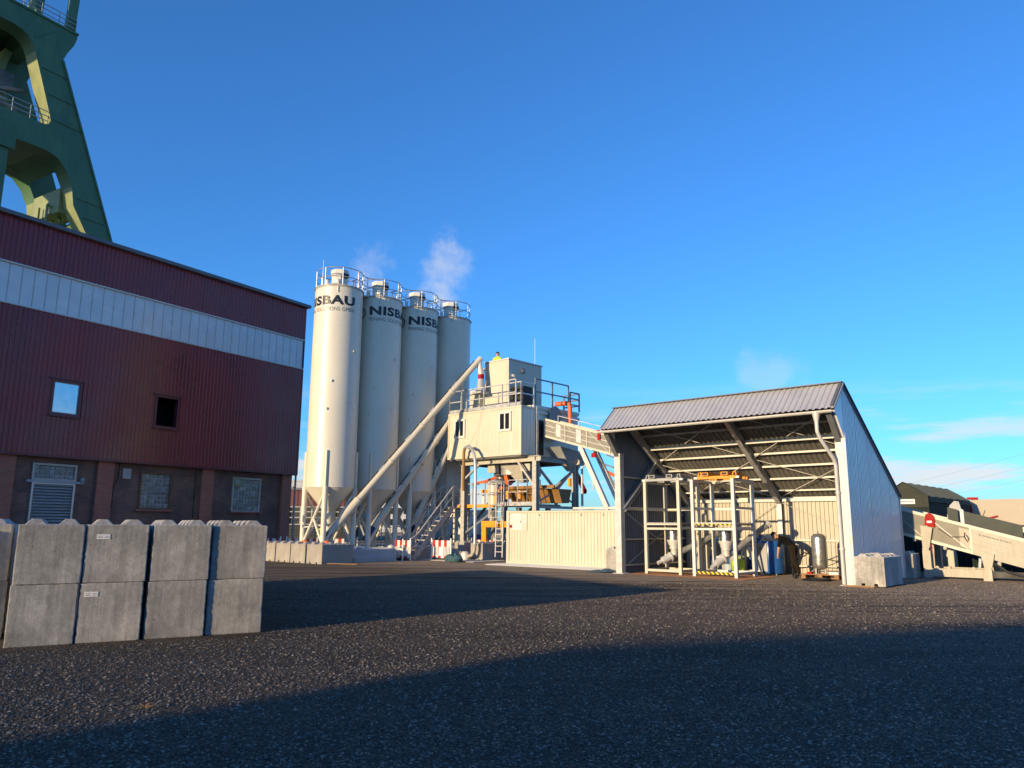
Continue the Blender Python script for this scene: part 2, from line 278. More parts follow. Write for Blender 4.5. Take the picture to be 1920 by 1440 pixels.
# ------------------------------------------------------------------ builders
FR = {'W': ((0, 0), 0.), 'S': ((3.74, 27.72), R(-42)), 'B': ((-12.22, 44.0), R(-32.5)), 'K': ((-6.65, 10.55), R(29.2))}
BASE = {}
def tag(o, label=None, cat=None, group=None, kind=None):
    for k, v in (('label', label), ('category', cat), ('group', group), ('kind', kind)):
        if v: o[k] = v
    return o
def place(o, frame, pos, rz=0.):
    (ox, oy), th = FR[frame]; c, s = math.cos(th), math.sin(th)
    o.location = (ox + c * pos[0] - s * pos[1], oy + s * pos[0] + c * pos[1], pos[2]); o.rotation_euler = (0, 0, th + rz)
def thing(name, label, cat, pos=(0, 0, 0), frame='S', group=None, kind=None, rz=0.):
    o = bpy.data.objects.new(name, None); col.objects.link(o); o.empty_display_size = .2
    place(o, frame, pos, rz); BASE[o.name] = Vector(pos); return tag(o, label, cat, group, kind)
def vec(p): return Vector(p)
SPLIT = {'stiffener', 'weld_seam', 'coupling', 'wall_cable', 'rung', 'stile', 'support', 'glazing_bar', 'foot', 'valve', 'band_joint', 'trestle_brace', 'trestle_beam', 'trestle_leg', 'machinery', 'inner_strut', 'frame', 'top_truss', 'hanger', 'stretcher', 'end_stub', 'verge_trim', 'cable', 'hydraulic_hose', 'bracket_plate', 'trestle_leg', 'roof_edge'}
class MB:
    def __init__(s): s.v = []; s.f = []; s.sm = False
    def add(s, vs, fs):
        n = len(s.v); s.v += [tuple(v) for v in vs]; s.f += [tuple(i + n for i in f) for f in fs]; return s
    def bx(s, x0, x1, y0, y1, z0, z1):
        return s.add([(x, y, z) for z in (z0, z1) for y in (y0, y1) for x in (x0, x1)], [(0, 2, 3, 1), (4, 5, 7, 6), (0, 1, 5, 4), (2, 6, 7, 3), (0, 4, 6, 2), (1, 3, 7, 5)])
    def beam(s, p, q, w, h=None, up=(0, 0, 1)):
        p, q = vec(p), vec(q); h = h or w; d = (q - p).normalized(); u = vec(up)
        if abs(d.dot(u)) > .98: u = Vector((0, 1, 0))
        a = d.cross(u).normalized() * w / 2; b = a.cross(d).normalized() * h / 2
        return s.add([c + i * a + j * b for c in (p, q) for i, j in ((-1, -1), (1, -1), (1, 1), (-1, 1))], [(0, 3, 2, 1), (4, 5, 6, 7), (0, 1, 5, 4), (1, 2, 6, 5), (2, 3, 7, 6), (3, 0, 4, 7)])
    def ibeam(s, p, q, w, h, t=.02, up=(0, 0, 1)):
        p, q = vec(p), vec(q); d = (q - p).normalized(); u = vec(up)
        if abs(d.dot(u)) > .98: u = Vector((0, 1, 0))
        a = d.cross(u).normalized(); b = a.cross(d).normalized()
        s.beam(p + b * (h - t) / 2, q + b * (h - t) / 2, w, t, b); s.beam(p - b * (h - t) / 2, q - b * (h - t) / 2, w, t, b); return s.beam(p, q, t, h - 2 * t, b)
    def tube(s, p, q, r, r2=None, n=12, cap=True):
        p, q = vec(p), vec(q); r2 = r if r2 is None else r2; d = (q - p).normalized(); u = Vector((0, 0, 1)) if abs(d.z) < .95 else Vector((1, 0, 0))
        a = d.cross(u).normalized(); b = d.cross(a); s.sm = True
        vs = [c + (a * math.cos(2 * math.pi * i / n) + b * math.sin(2 * math.pi * i / n)) * rr for c, rr in ((p, r), (q, r2)) for i in range(n)]
        fs = [(i, (i + 1) % n, n + (i + 1) % n, n + i) for i in range(n)]
        if cap: fs += [tuple(range(n - 1, -1, -1)), tuple(range(n, 2 * n))]
        return s.add(vs, fs)
    def path(s, pts, r, n=8):
        pts = [vec(p) for p in pts]; s.sm = True; rings = []; a = None
        for i, p in enumerate(pts):
            d = (pts[min(i + 1, len(pts) - 1)] - pts[max(i - 1, 0)]).normalized()
            if a is None: a = d.cross(Vector((0, 0, 1)) if abs(d.z) < .95 else Vector((1, 0, 0))).normalized()
            a = (a - d * a.dot(d)).normalized(); b = d.cross(a)
            rings.append([p + (a * math.cos(2 * math.pi * k / n) + b * math.sin(2 * math.pi * k / n)) * r for k in range(n)])
        vs = [v for rg in rings for v in rg]; fs = []
        for i in range(len(pts) - 1):
            fs += [(i * n + k, i * n + (k + 1) % n, (i + 1) * n + (k + 1) % n, (i + 1) * n + k) for k in range(n)]
        fs += [tuple(range(n - 1, -1, -1)), tuple((len(pts) - 1) * n + k for k in range(n))]
        return s.add(vs, fs)
    def ring(s, c, R_, r, n=40, m=6, a0=0, a1=2 * math.pi):
        full = abs(a1 - a0 - 2 * math.pi) < 1e-6; k = n if not full else n
        pts = [(c[0] + R_ * math.cos(a0 + (a1 - a0) * i / n), c[1] + R_ * math.sin(a0 + (a1 - a0) * i / n), c[2]) for i in range(n + 1)]
        return s.path(pts, r, m)
    def lathe(s, prof, c=(0, 0, 0), n=40, cap0=True, cap1=True):
        s.sm = True
        vs = [(c[0] + r * math.cos(2 * math.pi * i / n), c[1] + r * math.sin(2 * math.pi * i / n), c[2] + z) for r, z in prof for i in range(n)]
        fs = [(j * n + i, j * n + (i + 1) % n, (j + 1) * n + (i + 1) % n, (j + 1) * n + i) for j in range(len(prof) - 1) for i in range(n)]
        if cap0: fs.append(tuple(range(n - 1, -1, -1)))
        if cap1: fs.append(tuple((len(prof) - 1) * n + i for i in range(n)))
        return s.add(vs, fs)
    def prism(s, poly, d0, d1, axis):
        # poly: list of 2-D points; axis 'x': (y,z) extruded in x; 'y': (x,z) extruded in y; 'z': (x,y)
        f = {'x': lambda p, d: (d, p[0], p[1]), 'y': lambda p, d: (p[0], d, p[1]), 'z': lambda p, d: (p[0], p[1], d)}[axis]; n = len(poly)
        return s.add([f(p, d0) for p in poly] + [f(p, d1) for p in poly], [tuple(range(n)), tuple(range(2 * n - 1, n - 1, -1))] + [(i, n + i, n + (i + 1) % n, (i + 1) % n) for i in range(n)])
    def corr(s, o, xd, yd, Lx, Ly, per, dep, nrm, duty=.5, top=None):
        # corrugated sheet: profile runs along xd, flutes along yd; top(x) optional length along yd
        o, xd, yd, nrm = vec(o), vec(xd).normalized(), vec(yd).normalized(), vec(nrm).normalized(); pts = []; x = 0.
        e = per * .12; k = 0
        while x < Lx - 1e-6:
            for a, h in ((0, 0), (per * (1 - duty) - e, 0), (per * (1 - duty), 1), (per - e, 1)):
                if x + a <= Lx: pts.append((x + a, h * dep))
            x += per
        pts.append((Lx, 0)); n = len(pts)
        tf = top or (lambda x: Ly)
        vs = [o + xd * a + nrm * h for a, h in pts] + [o + xd * a + nrm * h + yd * tf(a) for a, h in pts]
        return s.add(vs, [(i, i + 1, n + i + 1, n + i) for i in range(n - 1)])
    def islands(s):
        par = list(range(len(s.v)))
        def find(i):
            while par[i] != i: par[i] = par[par[i]]; i = par[i]
            return i
        for f in s.f:
            for i in f[1:]: par[find(i)] = find(f[0])
        out_ = {}
        for f in s.f: out_.setdefault(find(f[0]), []).append(f)
        res = []
        for fs in out_.values():
            ids = sorted({i for f in fs for i in f}); mp_ = {i: k for k, i in enumerate(ids)}; q = MB(); q.sm = s.sm
            q.v = [s.v[i] for i in ids]; q.f = [tuple(mp_[i] for i in f) for f in fs]; res.append(q)
        return res
    def build(s, name, m, parent=None, base=None, bevel=0., smooth=None, kind=None, label=None, seg=2, split=True):
        if split and parent and name in SPLIT:
            return [q.build(name, m, parent, base, bevel, smooth, kind, label, seg, False) for q in s.islands()][0]
        b = base if base is not None else (BASE.get(parent.name, Vector()) if parent else Vector())
        me = bpy.data.meshes.new(name); me.from_pydata([(x - b[0], y - b[1], z - b[2]) for x, y, z in s.v], [], s.f); me.validate(); me.update()
        bmm = bmesh.new(); bmm.from_mesh(me); bmesh.ops.recalc_face_normals(bmm, faces=bmm.faces); bmm.to_mesh(me); bmm.free()
        o = bpy.data.objects.new(name, me); col.objects.link(o); me.materials.append(M[m] if isinstance(m, str) else m)
        if s.sm if smooth is None else smooth:
            me.shade_smooth(); me.set_sharp_from_angle(angle=R(38))
        if parent: o.parent = parent; BASE[o.name] = Vector(b)
        if bevel:
            md = o.modifiers.new('bevel', 'BEVEL'); md.width = bevel; md.segments = seg; md.limit_method = 'ANGLE'; md.angle_limit = R(35)
        return tag(o, label, kind=kind)
def kids(o): return [c for c in bpy.data.objects if c.parent == o]
def copy_tree(o, parent=None):
    c = o.copy(); col.objects.link(c); c.parent = parent
    for ch in kids(o): copy_tree(ch, c)
    return c
def solo(name, mb, m, label, cat, pos, frame='S', group=None, kind=None, **k):
    """one-mesh thing: geometry in frame coordinates, origin at pos"""
    o = mb.build(name, m, None, base=Vector(pos), **k); place(o, frame, pos); return tag(o, label, cat, group, kind)
def text_mesh(txt, size, bold=0., sx=1., font=None):
    cu = bpy.data.curves.new('t', 'FONT'); cu.body = txt; cu.size = size; cu.offset = bold; cu.align_x = 'LEFT'; cu.resolution_u = 3; cu.space_character = 1.08
    ob = bpy.data.objects.new('t', cu); col.objects.link(ob); bpy.context.view_layer.update()
    me = bpy.data.meshes.new_from_object(ob.evaluated_get(bpy.context.evaluated_depsgraph_get())); bpy.data.objects.remove(ob)
    me.transform(Matrix.Diagonal((sx, 1, 1, 1))); return me
def wrap_text(me, Rr, a_start, z0, name, m, parent, sign=1):
    bmm = bmesh.new(); bmm.from_mesh(me); x1 = max(v.co.x for v in bmm.verts); x = .04
    while x < x1:
        bmesh.ops.bisect_plane(bmm, geom=bmm.verts[:] + bmm.edges[:] + bmm.faces[:], plane_co=(x, 0, 0), plane_no=(1, 0, 0)); x += .05
    for v in bmm.verts:
        a = a_start + v.co.x / Rr; v.co = Vector((Rr * math.cos(a), Rr * math.sin(a), z0 + v.co.y))
    bmm.to_mesh(me); bmm.free()
    if name == 'letter':
        q = MB(); q.v = [tuple(v.co) for v in me.vertices]; q.f = [tuple(p.vertices) for p in me.polygons]
        for k in q.islands(): k.build('letter', m, parent)
        return
    o = bpy.data.objects.new(name, me); col.objects.link(o); me.materials.append(M[m]); o.parent = parent; o['kind'] = 'stuff'; return o

# ================================================================== SETTING
g = MB(); g.add([(-900, -900, 0), (900, -900, 0), (900, 900, 0), (-900, 900, 0)], [(0, 1, 2, 3)])
tag(g.build('ground', 'ground'), 'dark gravel yard', kind='structure')
def gravel():
    rng = np.random.default_rng(3); n = 230000
    Y = 3.2 * (24 / 3.2) ** (rng.random(n) ** 1.12); X = (rng.random(n) * 2 - 1) * (Y * .74 + 2.2)
    keep = ~((Y > 10.2 + (X + 6.65) * .56) & (X < -3.7) & (Y < 14.5)); X, Y = X[keep], Y[keep]; n = len(X)
    sz = (.0055 + .0105 * rng.random(n) ** 2.2) * (1 + .022 * Y); sz[rng.random(n) < .004] *= 1.8
    base = np.array([(1, 0, 0), (.3, .95, 0), (-.8, .6, 0), (-.8, -.6, 0), (.3, -.95, 0), (.2, .1, .75), (0, 0, -.5)])
    tri = np.array([(0, 1, 5), (1, 2, 5), (2, 3, 5), (3, 4, 5), (4, 0, 5)])
    th = rng.random(n) * 6.283; c, s = np.cos(th), np.sin(th); el = .55 + .9 * rng.random(n)
    v = np.repeat(base[None], n, 0) * (1 + .35 * (rng.random((n, 7, 1)) - .5)); v[:, :, 1] *= el[:, None]; v[:, :, 2] *= (.6 + .6 * rng.random(n))[:, None]
    tx = (rng.random(n) - .5) * .8; v[:, :, 2] += v[:, :, 0] * tx[:, None] * .6
    x = v[:, :, 0] * c[:, None] - v[:, :, 1] * s[:, None]; y = v[:, :, 0] * s[:, None] + v[:, :, 1] * c[:, None]
    P = np.stack([x * sz[:, None] + X[:, None], y * sz[:, None] + Y[:, None], v[:, :, 2] * sz[:, None] + .001], 2)[:, :6].reshape(-1, 3)
    F = (tri[None] + (np.arange(n) * 6)[:, None, None]).reshape(-1, 3)
    me = bpy.data.meshes.new('gravel'); me.vertices.add(len(P)); me.vertices.foreach_set('co', P.ravel()); me.loops.add(F.size); me.loops.foreach_set('vertex_index', F.ravel())
    me.polygons.add(len(F)); me.polygons.foreach_set('loop_start', np.arange(0, F.size, 3)); me.polygons.foreach_set('loop_total', np.full(len(F), 3)); me.update(); me.validate()
    me.materials.append(M['stone']); o = bpy.data.objects.new('gravel', me); col.objects.link(o); tag(o, 'loose dark grey gravel chips strewn over the yard', 'gravel', kind='stuff')
gravel()

# ------------------------------------------------------------------ maroon hall (frame B: x towards the yard, y along the wall)
hall = thing('mine_hall', 'maroon ribbed metal hall with pale window band above a brick ground floor', 'hall', (0, 0, 0), 'B')
PER = .2; S0 = -24.0
sheet = MB(); nrm = (1, 0, 0)
def clad(mb, s0, s1, z0, z1, x=0.): mb.corr((x, s0, z0), (0, 1, 0), (0, 0, 1), s1 - s0, z1 - z0, PER, .035, nrm, .38)
W1 = (-13.8, -12.6, 6.2, 7.66); W2 = (-9.0, -7.8, 6.18, 7.67)
cuts = sorted(set([round(S0 + k, 3) for k in range(25)] + [W1[0], W1[1], W2[0], W2[1]]))
for a, b_ in zip(cuts, cuts[1:]):
    w = next((w for w in (W1, W2) if w[0] <= a < w[1]), None); dx_ = random.uniform(-.004, .004)
    for z0, z1 in (((4.45, w[2]), (w[3], 10.5)) if w else ((4.45, 10.5),)):
        q = MB(); clad(q, a, b_ + .012, z0 + random.uniform(-.012, 0), z1, dx_); q.build('cladding_sheet', 'maroon', hall)
for k in range(24):
    q = MB(); clad(q, S0 + k, S0 + k + 1.012, 12.28, 14.2, .02 + random.uniform(-.004, .004)); q.build('cladding_sheet', 'maroon', hall)
core = MB(); core.bx(-14, -.4, S0, -.06, 10.5, 14.15); core.bx(-14, -.9, S0, -.3, 0, 4.4); core.bx(-14, -1.4, S0, -.06, 4.4, 10.5)
core.build('inner_walls', 'black', hall)
endw = MB(); endw.bx(-14.1, -.02, -.05, 0, 4.4, 14.2); endw.bx(-14.1, -.35, -.32, -.2, 0, 4.4); endw.build('end_wall', 'maroon', hall)
k = 0; y = S0
while y < -.02:
    MB().bx(-.06, -.02, y + .008, min(y + .492, -.01), 10.56, 12.24).build('panel', 'band', hall); y += .5
tr = MB(); tr.bx(-.06, .06, S0, .02, 10.5, 10.56); tr.build('band_sill', 'galv_lit', hall); MB().bx(-.06, .07, S0, .02, 12.22, 12.28).build('band_head', 'galv_lit', hall)
y = S0; fx = MB()
while y < 0: fx.bx(-.025, -.012, y - .012, y + .012, 10.56, 12.24); fx.bx(-.025, -.005, y - .02, y + .02, 11.36, 11.44); y += .5
fx.build('band_joint', 'steel_grey', hall)
cap = MB(); cap.bx(-14.3, .28, S0, .18, 14.2, 14.38); cap.build('roof_edge', 'roof_trim', hall, bevel=.02)
ct = MB(); ct.bx(-.05, .05, -.03, .03, 4.4, 14.2); ct.build('corner_trim', 'maroon_trim', hall)
MB().bx(-.3, .045, S0, .01, 4.36, 4.45).build('drip_edge', 'maroon_trim', hall)
for i, w in enumerate((W1, W2)):
    f = MB()
    f.bx(-.2, .07, w[0] - .04, w[0] + .06, w[2] - .05, w[3] + .05); f.bx(-.2, .07, w[1] - .06, w[1] + .04, w[2] - .05, w[3] + .05)
    f.bx(-.2, .075, w[0] + .06, w[1] - .06, w[2] - .05, w[2] + .06); f.bx(-.2, .075, w[0] + .06, w[1] - .06, w[3] - .06, w[3] + .05); f.bx(-.02, .12, w[0] - .15, w[1] + .15, w[3] + .052, w[3] + .09); f.bx(-.02, .13, w[0] - .08, w[1] + .08, w[2] - .1, w[2] - .052)
    wo = f.build('window', 'maroon_trim', hall, label=['upper window with a glass pane reflecting the sky', 'upper window standing open and black inside'][i])
    if i == 0:
        MB().bx(.0, .015, w[0] + .1, w[1] - .1, w[2] + .1, w[3] - .1).build('pane', 'sky_glass', wo)
        q = MB(); q.bx(-.02, .03, w[0] + .06, w[0] + .1, w[2] + .06, w[3] - .06); q.bx(-.02, .03, w[1] - .1, w[1] - .06, w[2] + .06, w[3] - .06); q.bx(-.02, .03, w[0] + .1, w[1] - .1, w[2] + .06, w[2] + .1); q.bx(-.02, .03, w[0] + .1, w[1] - .1, w[3] - .1, w[3] - .06); q.build('sash', 'steel_grey', wo)
    else:
        MB().bx(-1.3, -1.28, w[0] - .8, w[1] + .8, w[2] - .8, w[3] + .8).build('dark_room', 'black', wo)
# brick ground floor
ops = [(-14.05, -12.25, .5, 4.09), (-9.24, -7.62, 2.28, 4.02), (-4.06, -2.27, 2.28, 4.04)]
bw = MB(); e = S0
for a, b_, z0, z1 in ops:
    bw.bx(-.75, -.3, e, a, 0, 4.4); bw.bx(-.75, -.3, a, b_, 0, z0); bw.bx(-.75, -.3, a, b_, z1, 4.4); e = b_
bw.bx(-.75, -.3, e, -.32, 0, 4.4); bw.build('brick_wall', 'brick_dark', hall)
for a, b_ in ((-20.6, -19.9), (-15.5, -14.8), (-11.36, -10.62), (-6.02, -5.33), (-.85, -.2)): MB().bx(-.29, -.14, a, b_, 0, 4.36).build('brick_pier', 'brick_red', hall)
def glass_blocks(s0, s1, z0, z1, nx, nz, parent, fm):
    f = MB(); t = .06
    f.bx(-.42, -.24, s0 - .02, s0 + t, z0 - .02, z1 + .02); f.bx(-.42, -.24, s1 - t, s1 + .02, z0 - .02, z1 + .02); f.bx(-.42, -.24, s0 + t, s1 - t, z0 - .02, z0 + t); f.bx(-.42, -.24, s0 + t, s1 - t, z1 - t, z1 + .02)
    w = f.build('window', fm, parent); gb = MB(); jt = MB(); s0 += t; s1 -= t; z0 += t; z1 -= t; a = (s1 - s0) / nx; h = (z1 - z0) / nz
    for i in range(nx):
        for j in range(nz):
            x = s0 + i * a; z = z0 + j * h
            gb.bx(-.40, -.31 + random.uniform(-.006, .006), x + .014, x + a - .014, z + .014, z + h - .014)
    o = gb.build('glass_blocks', 'glass_block', w, bevel=.02, kind='stuff'); jt.bx(-.42, -.335, s0, s1, z0, z1); jt.build('mortar_grid', 'plinth', w); return w
glass_blocks(-14.05, -12.25, 3.42, 4.09, 8, 3, hall, 'steel_beige'); glass_blocks(-9.24, -7.62, 2.28, 4.02, 8, 8, hall, 'rust_plate'); w3 = glass_blocks(-4.06, -2.27, 2.28, 4.04, 8, 8, hall, 'steel_beige')
yp = MB(); yp.bx(-.236, -.22, -4.05, -3.55, 3.6, 4.03); yp = yp.build('notice_plate', 'green_light', w3); e2 = MB(); e2.lathe([(.0, 0), (.13, 0), (.13, .006), (0, .006)], n=20, cap0=False, cap1=False)
e2.v = [(-.219 + z, -3.8 + x, 3.82 + y) for x, y, z in e2.v]; e2.build('round_emblem', 'steel_grey', yp)
for a, b_, z in ((-9.4, -7.5, 2.2), (-4.15, -2.15, 2.2)): MB().bx(-.32, -.17, a, b_, z, z + .08).build('sill', 'brick_red', hall)
MB().bx(-.32, -.2, -14.25, -12.05, 3.3, 3.40).build('lintel', 'plinth', hall)
lv = MB(); lv.bx(-.4, -.22, -14.05, -13.97, .5, 3.3); lv.bx(-.4, -.22, -12.33, -12.25, .5, 3.3); lv.bx(-.4, -.225, -14.0, -12.3, .42, .5); lv.bx(-.4, -.225, -14.0, -12.3, 3.24, 3.3); lv = lv.build('vent_grille', 'galv', hall); MB().bx(-.40, -.385, -13.97, -12.33, .5, 3.3).build('slat_shade', 'black', lv)  # black sheet behind the slats, shade of the gaps put into colour
z = .55
while z < 3.22:
    MB().add([(-.37, -13.97, z + .1), (-.37, -12.33, z + .1), (-.24, -12.33, z), (-.24, -13.97, z), (-.37, -13.97, z + .115), (-.37, -12.33, z + .115), (-.24, -12.33, z + .015), (-.24, -13.97, z + .015)], [(0, 1, 2, 3), (7, 6, 5, 4), (0, 4, 5, 1), (3, 2, 6, 7), (0, 3, 7, 4), (1, 5, 6, 2)]).build('slat', 'steel_grey', lv); z += .125
MB().bx(-.3, -.27, -10.12, -9.72, 3.66, 4.12).build('cover_plate', 'steel_grey', hall)
bl = MB(); bl.tube((-.31, -11.95, 3.5), (-.2, -11.95, 3.5), .09); bl.bx(-.3, -.2, -12.0, -11.9, 3.3, 3.5); bl.build('wall_lamp', 'concrete', hall)
cb = MB(); cb.path([(-.28, -10.3, 4.36), (-.28, -10.32, 3.7), (-.28, -10.5, 3.3), (-.28, -10.52, 2.3)], .02, 6); cb.path([(-.28, -6.3, 4.36), (-.28, -6.3, 1.2)], .02, 6); cb.build('wall_cable', 'black', hall)
dp = MB(); dp.tube((-.2, .12, 0), (-.2, .12, 4.4), .06); dp.build('downpipe', 'steel_grey', hall)

# ------------------------------------------------------------------ headframe behind the hall (frame B)
hf = thing('pit_headframe', 'tall green steel pit headframe with rounded openings rising behind the maroon hall', 'headframe', (-23, -13, 0), 'B')
SC = -13.0
def mir(p): return [(2 * SC - a, b_) for a, b_ in reversed(p)]
def arc(cx, cz, r, a0, a1, n=8): return [(cx + r * math.cos(R(a0 + (a1 - a0) * i / n)), cz + r * math.sin(R(a0 + (a1 - a0) * i / n))) for i in range(n + 1)]
def rounded(poly, rad, n=6):
    out_ = []; m = len(poly)
    for i in range(m):
        p0, p, p1 = Vector(poly[i - 1]), Vector(poly[i]), Vector(poly[(i + 1) % m]); r = rad[i]
        if r == 0: out_.append(tuple(p)); continue
        a = (p0 - p).normalized() * r; b_ = (p1 - p).normalized() * r
        for j in range(n + 1):
            t = j / n; out_.append(tuple((p + a) * (1 - t) ** 2 + p * 2 * t * (1 - t) + (p + b_) * t * t))
    return out_
right = [(-4.05, 37.85), (-4.05, 37.5), (-4.2, 36.9), (-4.62, 36.0), (-4.86, 35.3), (9.2, 0), (6.9, 0)] + [(-1.7, 22.6), (-2.95, 24.6), (-3.2, 26.0), (-3.75, 27.1), (-4.4, 27.75), (-5.2, 28.0)]
outer = right + mir(right)
hole = rounded([(-7.05, 36.25), (-5.05, 30.6), (-5.05, 29.87), (2 * SC + 5.05, 29.87), (2 * SC + 5.05, 30.6), (2 * SC + 7.05, 36.25)], [1.0, .0, .62, .62, 0, 1.0])
hole = rounded([(-7.2, 36.25), (-5.0, 29.87), (2 * SC + 5.0, 29.87), (2 * SC + 7.2, 36.25)], [1.3, .8, .8, 1.3], 8)
def plate(name, n0, n1, parent):
    cu = bpy.data.curves.new('p', 'CURVE'); cu.dimensions = '2D'; cu.fill_mode = 'BOTH'; cu.extrude = abs(n1 - n0) / 2
    for poly in (outer, hole):
        sp = cu.splines.new('POLY'); sp.points.add(len(poly) - 1); sp.use_cyclic_u = True
        for p, q in zip(sp.points, poly): p.co = (q[0], q[1], 0, 1)
    ob = bpy.data.objects.new('p', cu); col.objects.link(ob); bpy.context.view_layer.update()
    me = bpy.data.meshes.new_from_object(ob.evaluated_get(bpy.context.evaluated_depsgraph_get())); bpy.data.objects.remove(ob)
    b_ = BASE[parent.name]
    for v in me.vertices: s_, z_, d = v.co; v.co = ((n0 + n1) / 2 + d - b_.x, s_ - b_.y, z_ - b_.z)
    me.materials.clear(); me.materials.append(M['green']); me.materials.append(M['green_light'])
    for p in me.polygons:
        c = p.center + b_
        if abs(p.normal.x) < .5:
            sunlit_reveal = (29.7 < c.z < 34.4 and -21.2 < c.y < -4.95 and (c.y < -4.2 - .4 * (c.z - 30) - .2)) or (c.z < 26.4 and c.y < -.3 + (24 - c.z) * .4 - .9)  # pale only where sun reaches the reveals; shaded arcs coloured dark
            if sunlit_reveal: p.material_index = 1
    bmm = bmesh.new(); bmm.from_mesh(me); bmesh.ops.recalc_face_normals(bmm, faces=bmm.faces); bmm.to_mesh(me); bmm.free()
    o = bpy.data.objects.new(name, me); col.objects.link(o); o.parent = parent; BASE[o.name] = Vector(b_); return o
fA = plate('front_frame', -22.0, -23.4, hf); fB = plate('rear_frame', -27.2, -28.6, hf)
# edge flanges and stiffener ribs on the front face
fl = MB(); fl.beam((-21.95, -4.86, 35.3), (-21.95, 9.2, 0), .12, .1, (1, 0, 0)); fl.build('edge_flange', 'green', hf)
rb = MB()
for z, a in ((34.0, -6.2), (32.2, -5.55), (30.4, -4.9), (25.2, -2.75), (23.9, -2.2), (22.8, -1.7)):
    rb.beam((-21.97, a, z + .05), (-21.97, -4.86 + .3983 * (35.3 - z) - .05, z), .06, .06)
rb.beam((-21.97, -6.9, 36.0), (-21.97, -5.2, 37.6), .05, .05); rb.build('stiffener', 'green', hf)
for z0, z1, a in ((28.0, 29.85, 6.8), (36.3, 37.8, 8.2)):
    gd = MB()
    for s_ in (-SC - 26 + a - 13.0,): pass
for s_ in (-6.5, -19.5):
    MB().bx(-27.2, -23.4, s_ - .5, s_ + .5, 28.05, 29.8).build('cross_girder', 'green', hf)
    MB().bx(-27.2, -23.4, s_ - .2, s_ + .9, 36.3, 37.7).build('cross_girder', 'green', hf)
# soffit shells joining the two frames over the lower opening
sf = MB(); arcp = [(-1.9, 23.0), (-2.72, 24.7), (-3.3, 26.1), (-3.85, 27.2), (-4.5, 27.83), (-5.3, 28.06), (-9.5, 28.06)]
for (a, z0), (b_, z1) in zip(arcp[3:], arcp[4:]): sf.add([(-23.35, a, z0), (-23.35, b_, z1), (-27.25, b_, z1), (-27.25, a, z0), (-23.35, a, z0 + .1), (-23.35, b_, z1 + .1), (-27.25, b_, z1 + .1), (-27.25, a, z0 + .1)], [(0, 1, 2, 3), (4, 7, 6, 5), (0, 4, 5, 1), (1, 5, 6, 2), (2, 6, 7, 3), (3, 7, 4, 0)])
sf.build('soffit', 'green', hf)
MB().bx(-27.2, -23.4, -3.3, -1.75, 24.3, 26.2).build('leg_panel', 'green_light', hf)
MB().bx(-27.2, -23.4, -1.7, -.6, 18, 24.2).build('leg_box', 'green', hf)
la = MB()
for q in (-.18, .18): la.beam((-25 + q, -9.2, 28), (-25 + q, -8.2, 37.5), .07)
for i in range(28): la.beam((-25.18, -9.2 + i * .036, 28.2 + i * .34), (-24.82, -9.2 + i * .036, 28.2 + i * .34), .04)
la.build('ladder', 'steel_grey', hf)
wh = thing('sheave_wheel', 'spoked green rope sheave wheel inside the headframe opening', 'sheave wheel', (-24.6, -10.0, 29.9), 'B')
rim = MB(); rim.path([(-24.6, -10.0 + 3.3 * math.cos(2 * math.pi * i / 48), 30.2 + 3.3 * math.sin(2 * math.pi * i / 48)) for i in range(49)], .11, 6); rim.build('rim', 'green', wh)
for i in range(12): MB().beam((-24.6, -10.0, 30.2), (-24.6, -10.0 + 3.25 * math.cos(i * math.pi / 6 + .2), 30.2 + 3.25 * math.sin(i * math.pi / 6 + .2)), .1).build('spoke', 'green', wh)
MB().tube((-24.9, -10, 30.2), (-24.3, -10, 30.2), .3).build('hub', 'green', wh)
def rail(mb, pts, h, r=.025, step=1.5, mids=1, post_r=None):
    for a, b_ in zip(pts, pts[1:]):
        a, b_ = vec(a), vec(b_); n = max(1, round((b_ - a).length / step))
        for k in range(mids + 1): mb.beam(a + Vector((0, 0, h * (k + 1) / (mids + 1))), b_ + Vector((0, 0, h * (k + 1) / (mids + 1))), r * 2)
        for i in range(n + 1): p = a.lerp(b_, i / n); mb.beam(p, p + Vector((0, 0, h)), (post_r or r) * 2)
rl = MB(); rail(rl, [(-22.2, -16, 29.9), (-22.2, -5.3, 29.9)], 1.1, .025, 1.2, 2); rail(rl, [(-22.1, -20, 37.9), (-22.1, -4.2, 37.9), (-28, -4.2, 37.9)], 1.1, .025, 1.2, 2); rl.build('guard_rail', 'steel_grey', hf)
pf = MB(); pf.bx(-28.8, -21.9, -21.9, -4.0, 37.8, 37.95); pf.build('top_platform', 'green', hf)
for n_ in (-22.4, -28.2): MB().beam((n_, -4.5, 37.9), (n_, -4.2, 46), .45, .6).build('top_column', 'green', hf)
ts = MB(); ts.beam((-23.4, -9.2, 37.9), (-23.4, -6.4, 45), .35); ts.beam((-23.4, -5.8, 37.9), (-23.4, -9.6, 45), .3); ts.beam((-23.2, -12, 38.6), (-23.2, -6.8, 40.4), .25); ts.build('top_truss', 'green', hf)
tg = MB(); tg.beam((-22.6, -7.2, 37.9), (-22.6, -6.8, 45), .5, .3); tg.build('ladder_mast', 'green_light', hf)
bk = MB()
for a, b_ in (((-28.0, -9.5, 29), (-28.0, -6.2, 36)), ((-26, -8.4, 29.9), (-26, -7.0, 36.2))): bk.beam(a, b_, .8, .5)
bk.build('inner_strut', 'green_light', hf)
bk2 = MB(); bk2.bx(-27, -25.4, -8.3, -6.5, 33.2, 34.4); bk2.bx(-26.5, -25, -8.0, -6.2, 31.4, 31.9); bk2.beam((-24.5, -8.5, 32.2), (-24.5, -6.0, 33), .25); bk2.build('machinery', 'steel_dark', hf)
